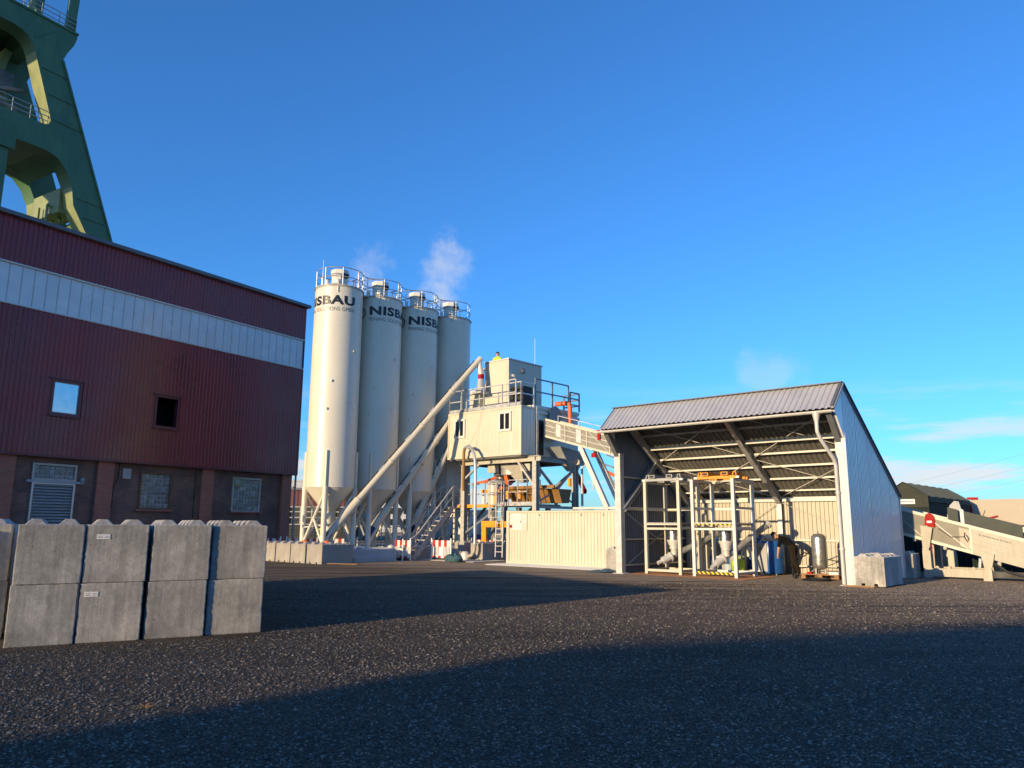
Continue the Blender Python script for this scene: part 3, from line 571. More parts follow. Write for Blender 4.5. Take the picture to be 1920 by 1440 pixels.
ps = MB(); ps.bx(-21.7, -20.8, -9.2, -7.75, 26.6, 28.5); ps.build('bracket', 'green', hf); ps = MB(); ps.bx(-21.5, -21.0, -8.6, -8.05, 0, 26.6); ps.build('strut_column', 'green', hf)
tw = MB()
for a, b_ in (((-24.4, -3.6), (-25.6, -3.6)), ((-24.4, -2.6), (-25.6, -2.6))):
    for p in (a, b_): tw.beam((p[0], p[1], 14), (p[0], p[1], 25), .14)
for i in range(9): tw.beam((-24.4, -3.6, 14.5 + i * 1.2), (-24.4, -2.6, 15.5 + i * 1.2), .1); tw.beam((-24.4, -2.6, 14.5 + i * 1.2), (-24.4, -3.6, 15.5 + i * 1.2), .1)
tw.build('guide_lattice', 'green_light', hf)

# ------------------------------------------------------------------ far background (world frame)
def far_building(name, label, cat, x0, x1, y, dep, h, m, rows, cols, wz, ww, wh_, roofm='far_white'):
    b_ = thing(name, label, cat, ((x0 + x1) / 2, y, 0), 'W'); MB().bx(x0, x1, y, y + dep, 0, h).build('wall', m, b_); MB().bx(x0 - .3, x1 + .3, y - .3, y + dep, h, h + .5).build('roof_edge', roofm, b_)
    dx = (x1 - x0) / cols
    for j in range(rows):
        for i in range(cols): MB().bx(x0 + dx * (i + .5) - ww / 2, x0 + dx * (i + .5) + ww / 2, y - .06, y + .04, wz + j * (h - wz) / rows, wz + j * (h - wz) / rows + wh_).build('window', 'dark_glass', b_)
    return b_
far_building('office_block', 'long white office block with rows of small windows behind the silos', 'building', -52, -12, 190, 14, 9.6, 'far_white', 3, 22, 1.6, 1.2, 1.5)
ob = far_building('office_tower', 'pale flat-topped office building seen between the maroon hall and first silo', 'building', -76, -64, 245, 14, 15.0, 'far_white', 1, 6, 12.2, 1.5, 1.2)
mh = thing('workshop_hall', 'dark maroon workshop hall with gridded glazing behind the first silo', 'hall', (-24, 82, 0), 'W')
sh = MB(); sh.corr((-40, 82, 3.5), (1, 0, 0), (0, 0, 1), 24, 1.75, .45, .06, (0, -1, 0)); sh.build('cladding', 'far_maroon', mh)
MB().bx(-40, -16, 82.1, 95, 0, 5.2).build('walls', 'black', mh); MB().bx(-40.3, -15.8, 81.7, 95, 5.2, 5.4).build('roof_edge', 'roof_trim', mh)
for i in range(6): MB().bx(-26.2 + i * 1.1, -25.3 + i * 1.1, 82.0, 82.08, 5.45, 5.7).build('roof_vent', 'far_white', mh)
gl = MB()
for i in range(14): gl.bx(-33 + i * 1.2, -32.88 + i * 1.2, 81.95, 82.06, 1.6, 3.5)
for z in (1.6, 2.3, 2.9, 3.4): gl.bx(-33, -16.5, 81.93, 82.05, z, z + .1)
gl.build('glazing_bar', 'steel_grey', mh); MB().bx(-33, -27.5, 82.0, 82.06, 1.6, 3.5).build('pane', 'dark_glass', mh)
fe = thing('mesh_fence', 'green wire mesh fence running behind the silos', 'fence', (-14, 52, 0), 'W')
for i in range(13): MB().tube((-24 + i * 2.2, 52, 0), (-24 + i * 2.2, 52, 2.0), .03, n=6).build('post', 'steel_grey', fe)
fm = MB()
for i in range(66): fm.beam((-24 + i * .4, 52, .05), (-24 + i * .4, 52, 1.95), .015)
for z in np.arange(.1, 2, .2): fm.beam((-24, 52.01, z), (2.4, 52.01, z), .02)
fm.build('wire_mesh', 'mesh_green', fe, kind='stuff')
cab = MB()
for i, (a, b_) in enumerate((((140, 90, 36), (52, 120, 4)), ((140, 90, 40), (52, 121, 5)), ((140, 92, 44), (52, 122, 6)))):
    A, B_ = Vector(a), Vector(b_); cab.path([A.lerp(B_, t / 14) - Vector((0, 0, 5 * math.sin(math.pi * t / 14))) for t in range(15)], .008, 4)
solo('power_lines', cab, 'steel_dark', 'thin overhead power lines descending in the sky at far right', 'power line', (96, 100, 15), 'W')
# neighbouring hall standing behind the photographer; only its shadow reaches the picture
nh = thing('neighbour_hall', 'flat-roofed hall behind the viewer whose shadow covers the foreground gravel', 'hall', (-38.85, -30.08, 0), 'W')
nb = MB(); d1 = Vector((.94, .342, 0)); d2 = Vector((.342, -.94, 0)); c0 = Vector((-38.85, -30.08, 0)); pts = [c0, c0 + d1 * 72, c0 + d1 * 72 + d2 * 14, c0 + d2 * 14]
nb.prism([(p.x, p.y) for p in pts], 0, 7.8, 'z'); nb.build('wall', 'brick_red', nh); nb = MB(); nb.prism([(p.x, p.y) for p in pts], 7.8, 8.0, 'z'); nb.build('roof_edge', 'roof_trim', nh)

# ================================================================== CONCRETE BLOCKS
def block_mesh(name, L_=1.6, knobs=True, notch=False, W_=.8, H_=.8):
    mb = MB(); c = .018
    if notch:
        n = .07; a = W_ * .2; b_ = W_ * .62
        prof = [(0, 0), (a, 0), (a, n), (a + .1, n), (a + .1, 0), (b_, 0), (b_, n), (b_ + .1, n), (b_ + .1, 0), (W_, 0), (W_, H_), (0, H_)]
        mb.prism(prof, 0, L_, 'y')
    else: mb.bx(0, W_, 0, L_, 0, H_)
    if knobs:
        ny = round(L_ / .4)
        for i in range(2):
            for j in range(ny):
                x = W_ * (.25 + .5 * i); y = L_ * (j + .5) / ny; b_, t, h = .135, .06, .075
                mb.add([(x - b_, y - b_, H_ - .002), (x + b_, y - b_, H_ - .002), (x + b_, y + b_, H_ - .002), (x - b_, y + b_, H_ - .002), (x - t, y - t, H_ + h), (x + t, y - t, H_ + h), (x + t, y + t, H_ + h), (x - t, y + t, H_ + h)], [(0, 1, 5, 4), (1, 2, 6, 5), (2, 3, 7, 6), (3, 0, 4, 7), (4, 5, 6, 7)])
    bmm = bmesh.new(); vs_ = [bmm.verts.new(v) for v in mb.v]
    for f in mb.f: bmm.faces.new([vs_[i] for i in f])
    bmesh.ops.subdivide_edges(bmm, edges=[e for e in bmm.edges if e.calc_length() > .5], cuts=17, use_grid_fill=True)
    rg = random.Random(name)
    for v in bmm.verts:
        x, y, z = v.co; on = [abs(x) < 1e-4 or abs(x - W_) < 1e-4, abs(y) < 1e-4 or abs(y - L_) < 1e-4, abs(z) < 1e-4 or abs(z - H_) < 1e-4]
        if sum(on) >= 2 and z > .01:
            k = rg.random() ** 5 * .007
            v.co = (x + (k if x < W_ / 2 else -k) * on[0], y + (k if y < L_ / 2 else -k) * on[1], z - k * .8 * on[2])
    bmesh.ops.recalc_face_normals(bmm, faces=bmm.faces); me = bpy.data.meshes.new(name); bmm.to_mesh(me); bmm.free(); me.materials.append(M['concrete']); me.shade_smooth(); me.set_sharp_from_angle(angle=R(32)); return me
ME_K = block_mesh('block_knob'); ME_F = block_mesh('block_flat', knobs=False); ME_N = block_mesh('block_notch', L_=1.6, notch=True); ME_C = block_mesh('block_cube', L_=.8, notch=True); ME_CP = block_mesh('block_cube_plain', L_=.8)
def blk(me, frame, pos, rz, label, group=None, m=None):
    o = bpy.data.objects.new('concrete_block', me); col.objects.link(o); place(o, frame, pos, rz)
    md = o.modifiers.new('bevel', 'BEVEL'); md.width = .014; md.segments = 2; md.limit_method = 'ANGLE'; md.angle_limit = R(50)
    if m: o.material_slots[0].link = 'OBJECT'; o.material_slots[0].material = M[m]
    return tag(o, label, 'concrete block', group)
GB = 'stacked concrete blocks at the front left'
row = [(0.0, 0.0, .5), (.816, .020, -.4), (1.672, .038, .3), (2.500, .082, -.2)]
names = ['leftmost of the four stacks', 'second of the four stacks from left', 'third of the four stacks from left', 'rightmost of the four stacks']
extra = [('upper concrete block, {}, with black pits', 'lower concrete block, {}, pale and smeared'), ('upper concrete block with white sticker, {}', 'dark lower concrete block with white sticker, {}'),
         ('upper concrete block with streaked face, {}', 'lower concrete block with plain face, {}'), ('upper concrete block with ribbed face, {}', 'lower concrete block with ribbed face, {}')]
for i, (x, y, r) in enumerate(row):
    top = blk(block_mesh('block_top_%d' % i), 'K', (x + .012, y - .004, .803), R(r * .6), extra[i][0].format(names[i]), GB)
    bot = blk(block_mesh('block_bottom_%d' % i, knobs=False), 'K', (x, y, 0), R(r), extra[i][1].format(names[i]), GB)
    if i == 1:
        for o, px, pz, tilt in ((top, .13, .60, 0), (bot, .06, .62, -.05)):
            s_ = MB(); s_.bx(px, px + .17, -.006, -.002, pz, pz + .066); q = s_.build('sticker', 'paper', None); q.parent = o
            ln = MB()
            for k in range(2): ln.bx(px + .015, px + .075, -.008, -.0062, pz + .018 + k * .02, pz + .024 + k * .02); ln.bx(px + .1, px + .155, -.008, -.0062, pz + .018 + k * .02, pz + .024 + k * .02)
            ln = ln.build('print', 'ink_grey', None); ln.parent = q
for i, x in enumerate((-.90, -1.74)):
    for zz in (0, .803): blk(ME_K if zz else ME_F, 'K', (x + random.uniform(-.01, .01), 1.0 - i * .32, zz), 0, ('upper' if zz else 'lower') + [' shaded concrete block at the left picture edge beside the four stacks', ' unseen concrete block beyond the left picture edge, added to shade its neighbour'][i], GB)  # outer stack is unseen, added to shade the one beside it
for k in range(5):
    for zz in (0, .803): blk(ME_F, 'K', (2.45 + .02 * (k % 2), 1.78 + k * 1.68, zz), 0, 'concrete block stacked out of sight behind the front row of stacks', 'concrete blocks hidden behind the front stacks')
GR = 'concrete blocks in front of the silos'
for i, v in enumerate((-17.6, -16.42, -15.24, -14.05, -12.86)):
    pass
wb = [(-15.64, 1.12), (-14.42, 1.12), (-13.10, 1.12)]
ME_R = block_mesh('block_row', L_=1.6, notch=True, W_=1.12, H_=.8)
for v, lab in ((-16.75, 'sunlit concrete block at the left end of the row before the silos'), (-15.56, 'second sunlit concrete block from left before the silos'), (-14.37, 'third sunlit concrete block from left before the silos'), (-13.14, 'concrete block with shaded end at the right of the row before the silos')):
    blk(ME_R, 'S', (v, -4.0, 0), R(random.uniform(-1, 1)), lab, GR, 'concrete_warm')
blk(ME_N, 'S', (8.06, -.06, .03), R(0), 'large concrete block leaning against the right corner of the open shed', None)
blk(ME_CP, 'S', (-1.45, 1.35, 0), R(3), 'upright concrete block between the container and the shed', None)
blk(ME_N, 'S', (-10.9, 3.62, 0), R(0), 'concrete block behind the foot of the curved pipe', None, 'concrete_warm')
blk(ME_N, 'S', (-12.7, 4.15, 0), R(0), 'dark concrete block carrying the left front post of the plant', None)
blk(ME_CP, 'S', (-7.95, 4.15, 0), 0, 'concrete block carrying the right front post of the plant, behind the container')
blk(ME_CP, 'S', (-7.95, 7.15, 0), 0, 'concrete block carrying the right rear post of the plant'); blk(ME_CP, 'S', (-12.7, 7.15, 0), 0, 'concrete block carrying the left rear post of the plant')
blk(ME_CP, 'S', (7.45, 5.0, 0), 0, 'concrete block behind the rear corner of the shed')

# ================================================================== SILOS
pl = MB(); pl.prism([(-16.2, -3.3), (-12.6, -3.3), (-12.6, .45), (-13.66, .45), (-13.66, 6.9), (-16.2, 6.9)], 0, .55, 'z')
solo('silo_plinth', pl, 'plinth', 'pale grey concrete plinth under the four silos', 'plinth', (-14.4, 1.8, 0), bevel=.02)
pl = MB(); pl.bx(-12.59, -12.25, -2.2, .2, 0, .24); solo('plinth_step', pl, 'plinth', 'low pale concrete step along the silo plinth', 'step', (-12.4, -1, 0), bevel=.015)
SV, SU, SD_, SR = -14.55, -2.0, 2.47, 1.135
def silo(u, label, top, txt):
    s = thing('cement_silo', label, 'silo', (0, 0, 0), group='cement silos in a row'); BASE[s.name] = Vector((0, 0, 0)); place(s, 'S', (SV, u, .55)); zb = .55
    def bld(mb, n, m, par=s, **k): mb.v = [(x, y, z - zb) for x, y, z in mb.v]; return mb.build(n, m, par, **k)
    sh = MB(); sh.lathe([(SR, 3.3), (SR, 12.72)], n=72, cap0=False, cap1=False); shell = bld(sh, 'shell', 'silo')
    sm = MB()
    for z in (3.3, 5.1, 7.0, 8.9, 10.8): sm.lathe([(SR, z - .012), (SR + .006, z - .008), (SR + .006, z + .008), (SR, z + .012)], n=72, cap0=False, cap1=False)
    bld(sm, 'weld_seam', 'silo', shell)
    cn = MB(); cn.lathe([(SR - .005, 3.295), (.24, 2.2), (.24, 1.95)], n=56, cap0=False); bld(cn, 'cone', 'silo')
    rf = MB(); rf.lathe([(SR + .03, 12.70), (SR + .03, 12.79), (SR, 12.80), (.3, 13.0)], n=72, cap0=False); bld(rf, 'roof', 'silo')
    rim = MB(); rim.ring((0, 0, 12.745), SR + .035, .018, 72, 6); bld(rim, 'rim', 'steel_dark')
    rr = MB(); RR = SR - .04
    for z in (13.2, 13.65): rr.ring((0, 0, z), RR, .022, 48, 6)
    for i in range(8): a = i * math.pi / 4 + .3; rr.tube((RR * math.cos(a), RR * math.sin(a), 12.78), (RR * math.cos(a), RR * math.sin(a), 13.65), .022, n=6)
    bld(rr, 'guard_rail', 'galv')
    fb = MB(); a8 = [(.40 * math.cos(i * math.pi / 4 + .39), .40 * math.sin(i * math.pi / 4 + .39)) for i in range(8)]; fb.prism(a8, 12.88, 13.72, 'z'); fbo = bld(fb, 'dust_filter', 'silo')
    fc = MB(); fc.prism([(x * 1.14, y * 1.14) for x, y in a8], 13.5, 13.78, 'z'); bld(fc, 'filter_cap', 'silo', fbo, bevel=.02); bld(MB().bx(.28, .5, -.16, .16, 13.38, 13.56), 'filter_vent', 'black', fbo)
    lr = MB(); lr.tube((-.95, -.35, 12.8), (-.95, -.35, 14.5), .016, .006, n=6); bld(lr, 'lightning_rod', 'galv')
    ma = MB(); ma.lathe([(.16, 12.93), (.16, 13.12), (.14, 13.14)], (.55, -.5, 0), n=16); bld(ma, 'manhole', 'white'); ma = MB(); ma.tube((.2, -.85, 12.8), (.2, -.85, 13.1), .07, n=10); bld(ma, 'vent_pipe', 'white')
    lo = MB(); lo.beam((.9, -.69 - .02, 12.4), (.9, -.69 - .02, 12.95), .07, .04); bld(lo, 'lifting_lug', 'silo')
    q = .805
    for a, b_ in ((-1, -1), (1, -1), (1, 1), (-1, 1)):
        lg = MB(); lg.tube((a * q, b_ * q, .56), (a * q, b_ * q, 3.32), .125, n=14); lg.beam((a * (q + .01), b_ * (q + .01), 3.3), (a * (q + .01), b_ * (q + .01), 4.95), .14, .10); lg.bx(a * q - .17, a * q + .17, b_ * q - .17, b_ * q + .17, .552, .58); bld(lg, 'leg', 'silo')
    for (a, b_), (c, d) in (((-1, -1), (1, -1)), ((1, -1), (1, 1)), ((1, 1), (-1, 1)), ((-1, 1), (-1, -1))):
        br = MB(); A = Vector((a * q, b_ * q, 0)); C = Vector((c * q, d * q, 0)); mid = A.lerp(C, .5)
        br.tube(A + Vector((0, 0, 1.0 - .3)), A.lerp(C, .93) + Vector((0, 0, 2.95)), .065, n=8); bld(br, 'brace', 'silo')
        br = MB(); br.tube(C + Vector((0, 0, .7)), A.lerp(C, .5) + Vector((0, 0, 1.9)), .055, n=8); bld(br, 'brace', 'silo')
    nk = MB(); nk.lathe([(.2, 1.95), (.2, 1.72), (.24, 1.72), (.24, 1.66), (.17, 1.66), (.17, 1.3)], n=24); bld(nk, 'outlet', 'silo')
    vb = MB(); vb.bx(-.75, -.62, -.98, -.86, 1.75, 2.05); vb.bx(-.74, -.63, -.97, -.87, 1.5, 1.62); vb.beam((-.7, -.9, 1.5), (.2, -.2, 1.62), .05); bld(vb, 'control_box', 'white')
    for zf, af in ((8.1, -42), (6.8, -50), (9.6, 10)):
        f_ = MB(); x, y = SR * math.cos(R(af)), SR * math.sin(R(af)); f_.bx(x - .06, x + .06, y - .06, y + .06, zf, zf + .1); bld(f_, 'bracket', 'silo', shell)
    if txt:
        st, lg_ = txt; off = zb
        w_ = text_mesh('NISBAU', .58, .026, 1.0); xs = [v.co.x for v in w_.vertices]; w_.transform(Matrix.Diagonal((2.95 / (max(xs) - min(xs)), 1, 1, 1)))
        if st == 'end': st = R(5.2) - 2.95 / SR
        wrap_text(w_, SR + .006, st, 11.83 - off, 'letter', 'ink', s)
        w2 = text_mesh('MINING SOLUTIONS GMBH', .27, .0, 1.0); xs = [v.co.x for v in w2.vertices]; w2.transform(Matrix.Diagonal((2.95 / (max(xs) - min(xs)), 1, 1, 1))); wrap_text(w2, SR + .006, st, 11.50 - off, 'lettering', 'ink_grey', s)
        lgm = MB(); ca = st - R(25) if lg_ is None else lg_
        for (r0, r1, dx, dz) in ((.30, .262, 0, 0), (.235, .21, .04, -.02), (.18, .165, .03, -.02), (.125, .113, .02, -.02)):
            n = 40; vs = []; 
            for i in range(n + 1):
                t = -2.6 + 5.2 * i / n; wdt = r0 - (r0 - r1) * (.35 + .65 * math.cos(t / 2.2))
                for r_ in (r0, wdt):
                    aa = ca + (dx + r_ * math.cos(t)) / SR; vs.append(((SR + .006) * math.cos(aa), (SR + .006) * math.sin(aa), 11.93 - off + dz + r_ * math.sin(t)))
            lgm.add(vs, [(2 * i, 2 * i + 2, 2 * i + 3, 2 * i + 1) for i in range(n)])
        lgm.build('logo', 'ink', s)
    return s
silo(SU, 'sunlit cream cement silo nearest the maroon hall, lettering cut off at left', 1, ('end', None))
silo(SU + SD_, 'second cement silo from left with black lettering in shade', 1, (R(-63.8), R(-37.8 - 51)))
silo(SU + 2 * SD_, 'third cement silo from left with black lettering in shade', 1, (R(-62), R(-40.6 - 45)))
silo(SU + 3 * SD_, 'rightmost cement silo without lettering', 1, None)
for i, lab in enumerate(('between first and second silo tops', 'between second and third silo tops', 'between third and fourth silo tops')):
    u0 = SU + i * SD_ + SR * .8; u1 = SU + (i + 1) * SD_ - SR * .8; w = MB()
    for dv in (-.45, .55):
        for z in (13.2, 13.65): w.path([(SV + dv * 1.5, u0 - .2, z), (SV + dv, (u0 + u1) / 2 - .15, z), (SV + dv, (u0 + u1) / 2 + .15, z), (SV + dv * 1.5, u1 + .2, z)], .02, 6)
        w.beam((SV + dv, (u0 + u1) / 2, 12.75), (SV + dv, (u0 + u1) / 2, 13.65), .04)
    w.bx(SV - .4, SV + .5, u0 - .2, u1 + .2, 12.72, 12.76); solo('silo_walkway', w, 'galv', 'short railed walkway ' + lab, 'walkway', (SV, (u0 + u1) / 2, 12.72), group='walkways between silo tops')

# ------------------------------------------------------------------ screw conveyors
def screw(p, q, label, r=.15, top=False):
    p, q = vec(p), vec(q); t = thing('screw_conveyor', label, 'screw conveyor', tuple(p), group='inclined screw conveyors'); d = (q - p); L_ = d.length; dn = d / L_
    b_ = MB(); b_.tube(p, p + dn * L_ * .17, r + .045, n=18); b_.build('inlet_section', 'cream', t)
    tb = MB(); tb.tube(p + dn * L_ * .17, q, r, n=20); tb.build('tube', 'cream', t)
    k = .17
    while k < .97:
        f = MB(); f.tube(p + dn * (L_ * k - .025), p + dn * (L_ * k + .025), r + .04, n=18); f.build('flange', 'cream', t); k += .205
    up = Vector((0, 0, 1)); up = (up - dn * up.dot(dn)).normalized()
    c_ = MB(); c_.path([p + dn * L_ * (.12 + .85 * i / 12) + up * (r + .03 + .015 * math.sin(i * 2.1)) for i in range(13)], .022, 6); c_.build('cable', 'rubber', t)
    m_ = MB(); m_.tube(p - dn * .12, p, r + .01, n=16); m_.tube(p - dn * .75, p - dn * .14, .15, n=14); m_.build('motor', 'blue_dark', t)
    for k in (.33, .5, .66, .82):
        h = MB(); c = p + dn * L_ * k + up * (r - .01); h.beam(c - dn * .18, c + dn * .18, .16, .09, up); h.build('inspection_hatch', 'white', t)
    if top:
        o_ = MB(); o_.tube(q - dn * .15 - Vector((0, 0, .05)), q - dn * .15 - Vector((-.1, -.05, .75)), .13, n=14); o_.build('outlet', 'white', t)
        o_ = MB(); e_ = q - dn * .15 + Vector((.1, .05, -.75)); o_.tube(e_, e_ - Vector((0, 0, .24)), .15, n=16); o_.build('red_sleeve', 'red', t, label='red rubber sleeve')
        o_ = MB(); o_.tube(e_ - Vector((0, 0, .24)), e_ - Vector((0, 0, .9)), .17, .24, n=14); o_.bx(e_.x - .3, e_.x + .3, e_.y - .3, e_.y + .3, e_.z - 1.0, e_.z - .9); o_.build('weigh_hopper', 'steel_grey', t)
        st = MB(); c = p + dn * L_ * .86; st.beam(c, (c.x, c.y, 7.3), .07); st.build('support', 'galv', t)
    return t
screw((-13.9, -2.35, 1.26), (-11.25, 4.5, 10.06), 'long cream screw conveyor rising from the first silo to the cabin roof', top=True)
screw((-13.9, .1, 1.5), (-13.12, 4.25, 7.0), 'screw conveyor rising from the second silo behind the cabin')
screw((-13.95, 2.6, 1.65), (-13.12, 4.3, 5.75), 'short screw conveyor rising from the third silo behind the stair')

# ================================================================== MIXING PLANT
mp = thing('mixing_plant', 'cream container mixing plant on steel posts with railed roof', 'mixing plant', (-10.2, 6.2, .8))
PV = (-12.28, -7.55); PU = (4.5, 7.5)
for v in PV:
    for u in PU:
        p = MB(); p.ibeam((v, u, .82), (v, u, 4.62), .24, .26, .03, (0, 1, 0)); p.bx(v - .2, v + .2, u - .2, u + .2, .805, .83)
        po = p.build('post', 'steel_beige', mp)
        if u == PU[0]:
            for k in range(14): MB().bx(v - .12, v + .12, u - .15, u - .13, 1.0 + k * .26, 1.025 + k * .26).build('rung', 'galv', po)
bm = MB()
for u in PU: bm.ibeam((PV[0] - .4, u, 4.74), (PV[1] + .3, u, 4.74), .2, .26, .03)
bm.build('beam', 'steel_beige', mp)
bm = MB()
for v in PV: bm.ibeam((v, PU[0] - .1, 4.74), (v, 8.6, 4.74), .2, .24, .03)
bm.build('beam', 'steel_grey', mp)
def brace(a, b_, w=.09, m='steel_grey'): MB().beam(a, b_, w).build('brace', m, mp)
brace((PV[0], 4.46, 3.9), (-11.2, 4.46, 4.62)); brace((PV[1], 4.46, 3.4), (-8.6, 4.46, 4.62), .1, 'steel_beige'); brace((PV[0], 4.46, 1.2), (-10.9, 5.5, 2.5), .1, 'steel_dark'); brace((-10.9, 5.8, 3.6), (-9.9, 6.6, 4.6), .16, 'steel_dark')
brace((PV[1], 4.6, 4.4), (PV[1], 6.0, 3.3), .1); brace((PV[1], 7.4, 4.4), (PV[1], 6.0, 3.3), .1); brace((PV[1], 4.6, 2.7), (PV[1], 6.0, 3.3), .07); brace((PV[1], 7.4, 2.7), (PV[1], 6.0, 3.3), .07); brace((PV[1], 6.0, 3.3), (PV[1], 6.0, 2.5), .12); brace((PV[1], 4.55, 2.5), (PV[1], 9.0, 2.5), .12)
brace((PV[0], 7.5, 1.2), (PV[1], 7.5, 4.4), .12, 'steel_dark'); brace((PV[0], 4.6, 1.1), (PV[0], 7.4, 3.9), .1, 'steel_dark')
# cabin container
c0, c1, cu0, cu1, cz0, cz1 = -12.95, -7.95, 3.9, 4.98, 4.9, 7.25
cab_ = MB(); cab_.bx(c0 + .05, c1 - .05, cu0 + .05, cu1, cz0 + .05, cz1 - .02); cb_ = cab_.build('cabin', 'cream', mp)
WN = [(-12.42, -11.72, 5.98, 6.88), (-9.35, -8.60, 6.1, 7.0)]
fr = MB(); e = c0 + .06
def front(mb, a, b_, z0, z1): mb.corr((a, cu0 + .04, z0), (1, 0, 0), (0, 0, 1), b_ - a, z1 - z0, .21, .018, (0, -1, 0), .78)
for w in WN: front(fr, e, w[0], cz0 + .12, cz1 - .1); front(fr, w[0], w[1], cz0 + .12, w[2]); front(fr, w[0], w[1], w[3], cz1 - .1); e = w[1]
front(fr, e, c1 - .06, cz0 + .12, cz1 - .1); fr.build('front_panels', 'cream', cb_)
sd_ = MB(); sd_.corr((c1 - .045, cu0 + .06, cz0 + .12), (0, 1, 0), (0, 0, 1), cu1 - cu0 - .06, cz1 - cz0 - .22, .26, .03, (1, 0, 0), .5); sd_.build('side_panels', 'silo', cb_)
ed = MB(); ed.bx(c0, c1, cu0, cu0 + .06, cz0, cz0 + .12); ed.bx(c0, c1, cu0, cu0 + .06, cz1 - .1, cz1); ed.bx(c0, c0 + .06, cu0, cu0 + .06, cz0 + .12, cz1 - .1); ed.bx(c1 - .06, c1, cu0, cu0 + .06, cz0 + .12, cz1 - .1); ed.bx(c1 - .06, c1, cu0 + .06, cu1, cz0, cz0 + .12); ed.bx(c1 - .06, c1, cu0 + .06, cu1, cz1 - .1, cz1)
ed.build('corner_frame', 'cream', cb_, bevel=.01)
for w in WN:
    f = MB(); y0, y1 = cu0 - .05, cu0 + .06; t = .075
    f.bx(w[0] - .03, w[0] + t, y0, y1, w[2] - .03, w[3] + .03); f.bx(w[1] - t, w[1] + .03, y0, y1, w[2] - .03, w[3] + .03); f.bx(w[0] + t, w[1] - t, y0, y1, w[2] - .03, w[2] + t); f.bx(w[0] + t, w[1] - t, y0, y1, w[3] - t, w[3] + .03); mid = (w[0] + w[1]) / 2; f.bx(mid - .035, mid + .035, y0 + .01, y1, w[2] + t, w[3] - t)
    fo = f.build('window', 'white', cb_); MB().bx(w[0] + t, w[1] - t, cu0 + .0, cu0 + .02, w[2] + t, w[3] - t).build('pane', 'dark_glass', cb_)
# rear machine housing
hs = MB(); hs.bx(-12.6, -8.12, 5.0, 8.52, 4.9, 7.3); ho = hs.build('machine_housing', 'silo', mp)
hs = MB(); hs.bx(-12.95, -8.05, 5.0, 8.6, 7.0, 7.12); hs.bx(-12.95, -8.06, 5.0, 8.58, 7.22, 7.4); hs.build('roof_edge', 'silo', ho)
MB().bx(-8.13, -8.09, 5.12, 5.72, 5.0, 6.7).build('doorway_shade', 'black', ho)  # black panel on the wall, shade inside the door opening as colour
hp = MB(); hp.add([(-8.1, 5.9, 5.4), (-8.1, 8.0, 5.2), (-7.2, 8.0, 5.2), (-7.2, 5.9, 5.4), (-7.9, 7.3, 4.3), (-7.9, 7.8, 4.3), (-7.6, 7.8, 4.3), (-7.6, 7.3, 4.3)], [(0, 1, 2, 3), (4, 7, 6, 5), (0, 4, 5, 1), (1, 5, 6, 2), (2, 6, 7, 3), (3, 7, 4, 0)]); hp.build('chute', 'steel_grey', mp)
ds = MB(); ds.tube((-8.02, 6.5, 7.0), (-7.96, 6.5, 7.0), .48, n=28); ds.bx(-8.03, -7.955, 6.02, 6.98, 6.3, 7.0); ds.build('drum_cover', 'steel_dark', mp)
op = MB(); op.path([(-8.6, 7.3, 7.75), (-8.0, 7.42, 7.75), (-7.85, 7.45, 7.7), (-7.8, 7.46, 7.5), (-7.8, 7.46, 6.3)], .12, 14); op.build('red_pipe', 'orange_red', mp, label='orange-red bent vent pipe')
mx = MB(); mx.lathe([(1.2, 4.62), (1.2, 4.1), (.9, 4.0)], (-10.2, 6.2, 0), n=32); mx.build('mixer_drum', 'steel_dark', mp)
fn = MB(); fn.add([(-10.25, 4.9, 4.6), (-8.85, 4.9, 4.6), (-8.85, 6.2, 4.6), (-10.25, 6.2, 4.6), (-9.45, 5.4, 3.72), (-9.1, 5.4, 3.72), (-9.1, 5.75, 3.72), (-9.45, 5.75, 3.72)], [(0, 1, 2, 3), (4, 7, 6, 5), (0, 4, 5, 1), (1, 5, 6, 2), (2, 6, 7, 3), (3, 7, 4, 0)]); fn.build('funnel', 'steel_beige', mp)
oc = MB(); oc.lathe([(.25, 4.6), (.25, 3.95), (.55, 3.75), (.55, 3.65)], (-10.75, 5.6, 0), n=24); oc.build('outlet', 'steel_dark', mp)
for v_ in (-10.9, -8.75): MB().bx(v_, v_ + .62, 4.75, 4.9, 4.2, 4.55).build('bracket_plate', 'steel_beige', mp)
for a, b_ in (((-11.9, 6.5, 3.4), (-10.7, 6.5, 3.95)), ((-10.1, 5.2, 4.2), (-9.9, 5.2, 3.6)), ((-8.9, 9.2, 4.6), (-7.6, 8.4, 3.3))): MB().beam(a, b_, .16, .2).build('hydraulic_arm', 'red' if a[1] > 9 else 'orange_red', mp)
# upper cabin
u0, u1, v0, v1, z0, z1 = 5.0, 7.6, -11.42, -9.77, 7.42, 9.9
uc = MB(); uc.bx(v0, v1, u0, u1, z0, z1); uco = uc.build('upper_cabin', 'cream', mp, bevel=.02)
MB().bx(v0 - .03, v1 + .05, u0 - .04, u1 + .05, z1 + .003, z1 + .06).build('roof_edge', 'white', uco); MB().bx(v0 + .16, v1 - .1, u0 - .02, u0 - .003, z0 + .2, z1 - .3).build('door_panel', 'cream', uco)
fv = MB(); fv.tube((v1, 6.05, 9.45), (v1 + .12, 6.05, 9.45), .09, n=14); fv.bx(v1 + .002, v1 + .06, 5.9, 6.2, 9.32, 9.58); fv.build('vent', 'steel_dark', uco); lp = MB(); lp.tube((v1 + .02, 5.3, 9.1), (v1 + .14, 5.25, 9.05), .07, n=10); lp.build('flood_lamp', 'white', uco)
